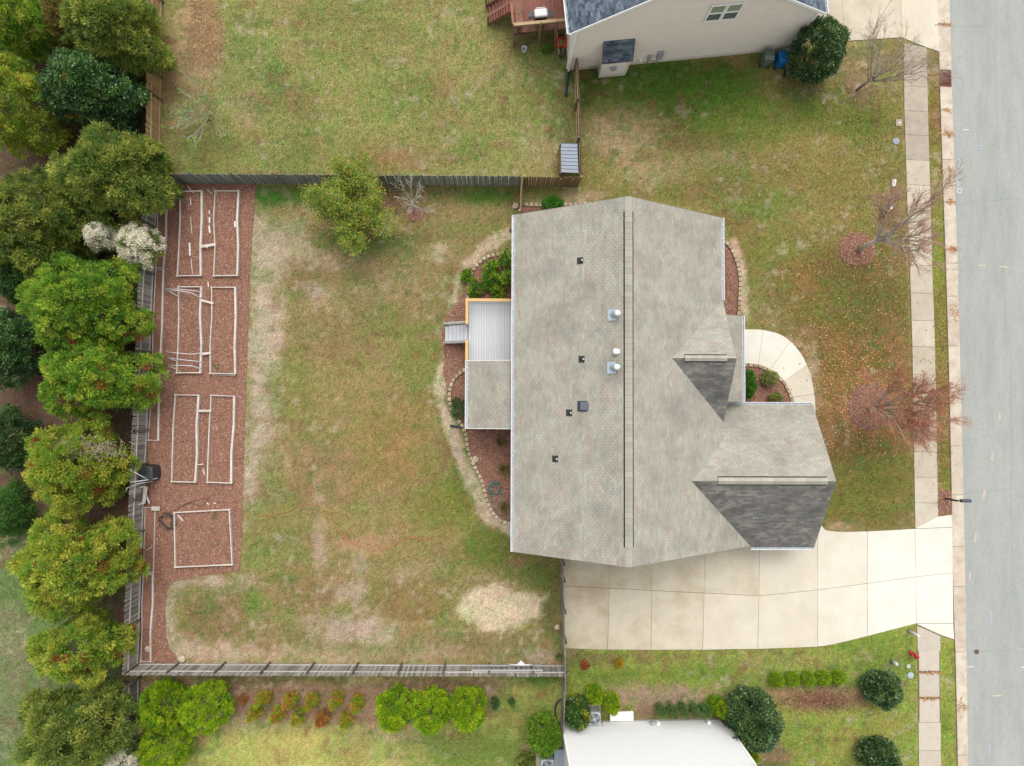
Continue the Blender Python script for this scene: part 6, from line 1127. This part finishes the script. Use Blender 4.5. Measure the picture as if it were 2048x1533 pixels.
for lab, u, v, R in (('small green weed inside the lower end of a long raised bed', 435, 733, .26), ('yellow green weed near the top of the square bed', 432, 1032, .26), ('grey green weed in the middle of the square bed', 437, 1084, .2), ('yellow green weed near the lower corner of the square bed', 455, 1110, .18), ('light green weed at the foot of the driveway fence', 1118, 1312, .3), ('green weeds under the timber screen of the red deck', 1090, 103, .45), ('green weeds beside the red wheelbarrow', 1105, 98, .4)): tuft(lab, u, v, WG, int(u), R, 160, cat='weed', group='green weeds')
# dry flower bed stems on the lower lawn
r = np.random.default_rng(5); n = 1800; c = np.array([(P(1640, 1400).x, P(1640, 1400).y)]); q = c + r.normal(size=(n, 2)) * np.array([1.3, .33]); col = np.array([C(206, 150, 110, 1.2), C(222, 176, 140, 1.2), C(170, 150, 110, 1.2), C(196, 120, 84, 1.2), C(180, 150, 160, 1.2)])[r.integers(0, 5, n)]
V, F, cc = leafgeo(np.c_[q, r.random(n) * .35], unit(r.normal(size=(n, 3)) + np.array([0, 0, .5])), np.full(n, .14), np.full(n, .06), col, r); tag(mesh_np('dried_perennials', V, F, cc, M_leaf), 'dried peach coloured perennials in the bed below the ball shrubs', 'flowers', kind='stuff')

# ------------------------------------------------------------------ lawn blades and fallen leaves
def lawn(polys, dens, seed, holes):
    out = []
    for i, pl in enumerate(polys):
        w_ = P2(pl); a = np.array([(p[0], p[1]) for p in w_]); bb = np.prod(a.max(0) - a.min(0)); q = scat(w_, bb * dens, seed + i)
        for h in holes: q = q[~inpoly(q[:, 0], q[:, 1], h)]
        out.append(q)
    return np.concatenate(out)
holes = [P2(v) for v in MULCH.values()] + [full, P2(outer) + P2(inner[::-1]), [(.9, -8.6), (18.3, -8.6), (18.3, -.2), (12.4, -.2), (12.4, 10.6), (.9, 10.6)]]
LP_ = [[(503, 372), (1040, 373), (1036, 1112), (1120, 1118), (1124, 1322), (340, 1322), (335, 1165), (490, 1140)], [(326, 0), (1130, -30), (1148, 140), (1152, 343), (324, 362)], [(1160, 150), (1570, 104), (1800, 84), (1828, 1056), (1640, 1056), (1440, 420), (1160, 396)], [(1855, 104), (1878, 110), (1902, 974), (1873, 974)], [(1132, 1303), (1640, 1297), (1830, 1252), (1834, 1540), (1500, 1540), (1440, 1434), (1132, 1434)], [(286, 1356), (1120, 1356), (1120, 1540), (286, 1540)], [(-20, 1080), (160, 1120), (240, 1350), (245, 1540), (-20, 1540)], [(1884, 1282), (1908, 1290), (1913, 1540), (1884, 1540)]]
q = lawn(LP_, 200, 50, holes); r = np.random.default_rng(8); gc = ground_color(q[:, 0], q[:, 1]); n = len(q); sat = gc[:, 1] / (gc.sum(1) + 1e-6)
keep = (r.random(n) < np.clip((sat - .335) * 26, .06, 1)); q = q[keep]; gc = gc[keep]; n = len(q); d = unit(np.c_[r.normal(size=(n, 2)) * .75, .5 + .5 * r.random(n)])
V, F, cc = leafgeo(np.c_[q, np.full(n, -.01)], d, .05 + .06 * r.random(n), .018 + .02 * r.random(n), np.clip(gc * (.85 + .45 * r.random((n, 1))) * (1 + r.normal(size=(n, 3)) * .07), .01, .8), r)
tag(mesh_np('lawn_grass', V, F, cc, mat('grass_mat', None, .8, 0., spec=.15)), 'short patchy autumn lawn grass', 'grass', kind='stuff')
sc2 = []
for u, v, su, sv, k in ((1740, 815, 60, 64, 1000), (1690, 720, 70, 90, 1300), (1620, 780, 60, 100, 500), (1720, 500, 60, 60, 500), (1700, 250, 90, 90, 260), (720, 440, 60, 50, 700), (1880, 800, 14, 120, 260), (1000, 930, 40, 60, 40), (900, 150, 300, 120, 160), (1540, 780, 30, 30, 60), (300, 1290, 12, 16, 30), (1893, 222, 5, 2, 50), (1894, 270, 7, 3, 120), (1905, 499, 6, 3, 120), (1907, 625, 6, 9, 70), (1895, 340, 8, 2, 40), (1889, 50, 7, 2, 70), (1920, 1412, 6, 12, 90), (1900, 405, 7, 3, 60), (1858, 1346, 14, 2, 80), (1858, 1397, 14, 2, 80)):
    c = P(u, v); sc2.append(np.array([c.x, c.y]) + rng.normal(size=(k, 2)) * np.array([su, sv]) * MPP)
sc2 = np.concatenate(sc2)
for h in holes[-1:]: sc2 = sc2[~inpoly(sc2[:, 0], sc2[:, 1], h)]
for h in (full, P2(outer) + P2(inner[::-1]), P2(MULCH['ring_red'])): sc2 = sc2[~(inpoly(sc2[:, 0], sc2[:, 1], h) & (rng.random(len(sc2)) < .93))]
tag(flakes(sc2, .045, .055, .045, [C(222, 176, 120), C(236, 206, 160), C(200, 140, 92), C(206, 128, 84), C(226, 190, 110), C(176, 112, 76)], 'fallen_leaves', M_chip, 9, .5, .05), 'pale fallen leaves scattered under the street trees', 'leaves', kind='stuff')
# pine straw heap in the upper yard
c = P(410, 82); n = 3500; qq = np.array([c.x, c.y]) + r.normal(size=(n, 2)) * np.array([.55, .9]); c2 = P(405, 14); qq = np.concatenate([qq, np.array([c2.x, c2.y]) + r.normal(size=(500, 2)) * np.array([.4, .3])])
tag(flakes(qq, .0, .34, .012, [C(206, 172, 124), C(186, 148, 104), C(220, 190, 146), C(160, 122, 88)], 'straw', M_chip, 12, .3, .10), 'raked straw spread in a rounded patch in the upper yard', 'straw', kind='stuff')
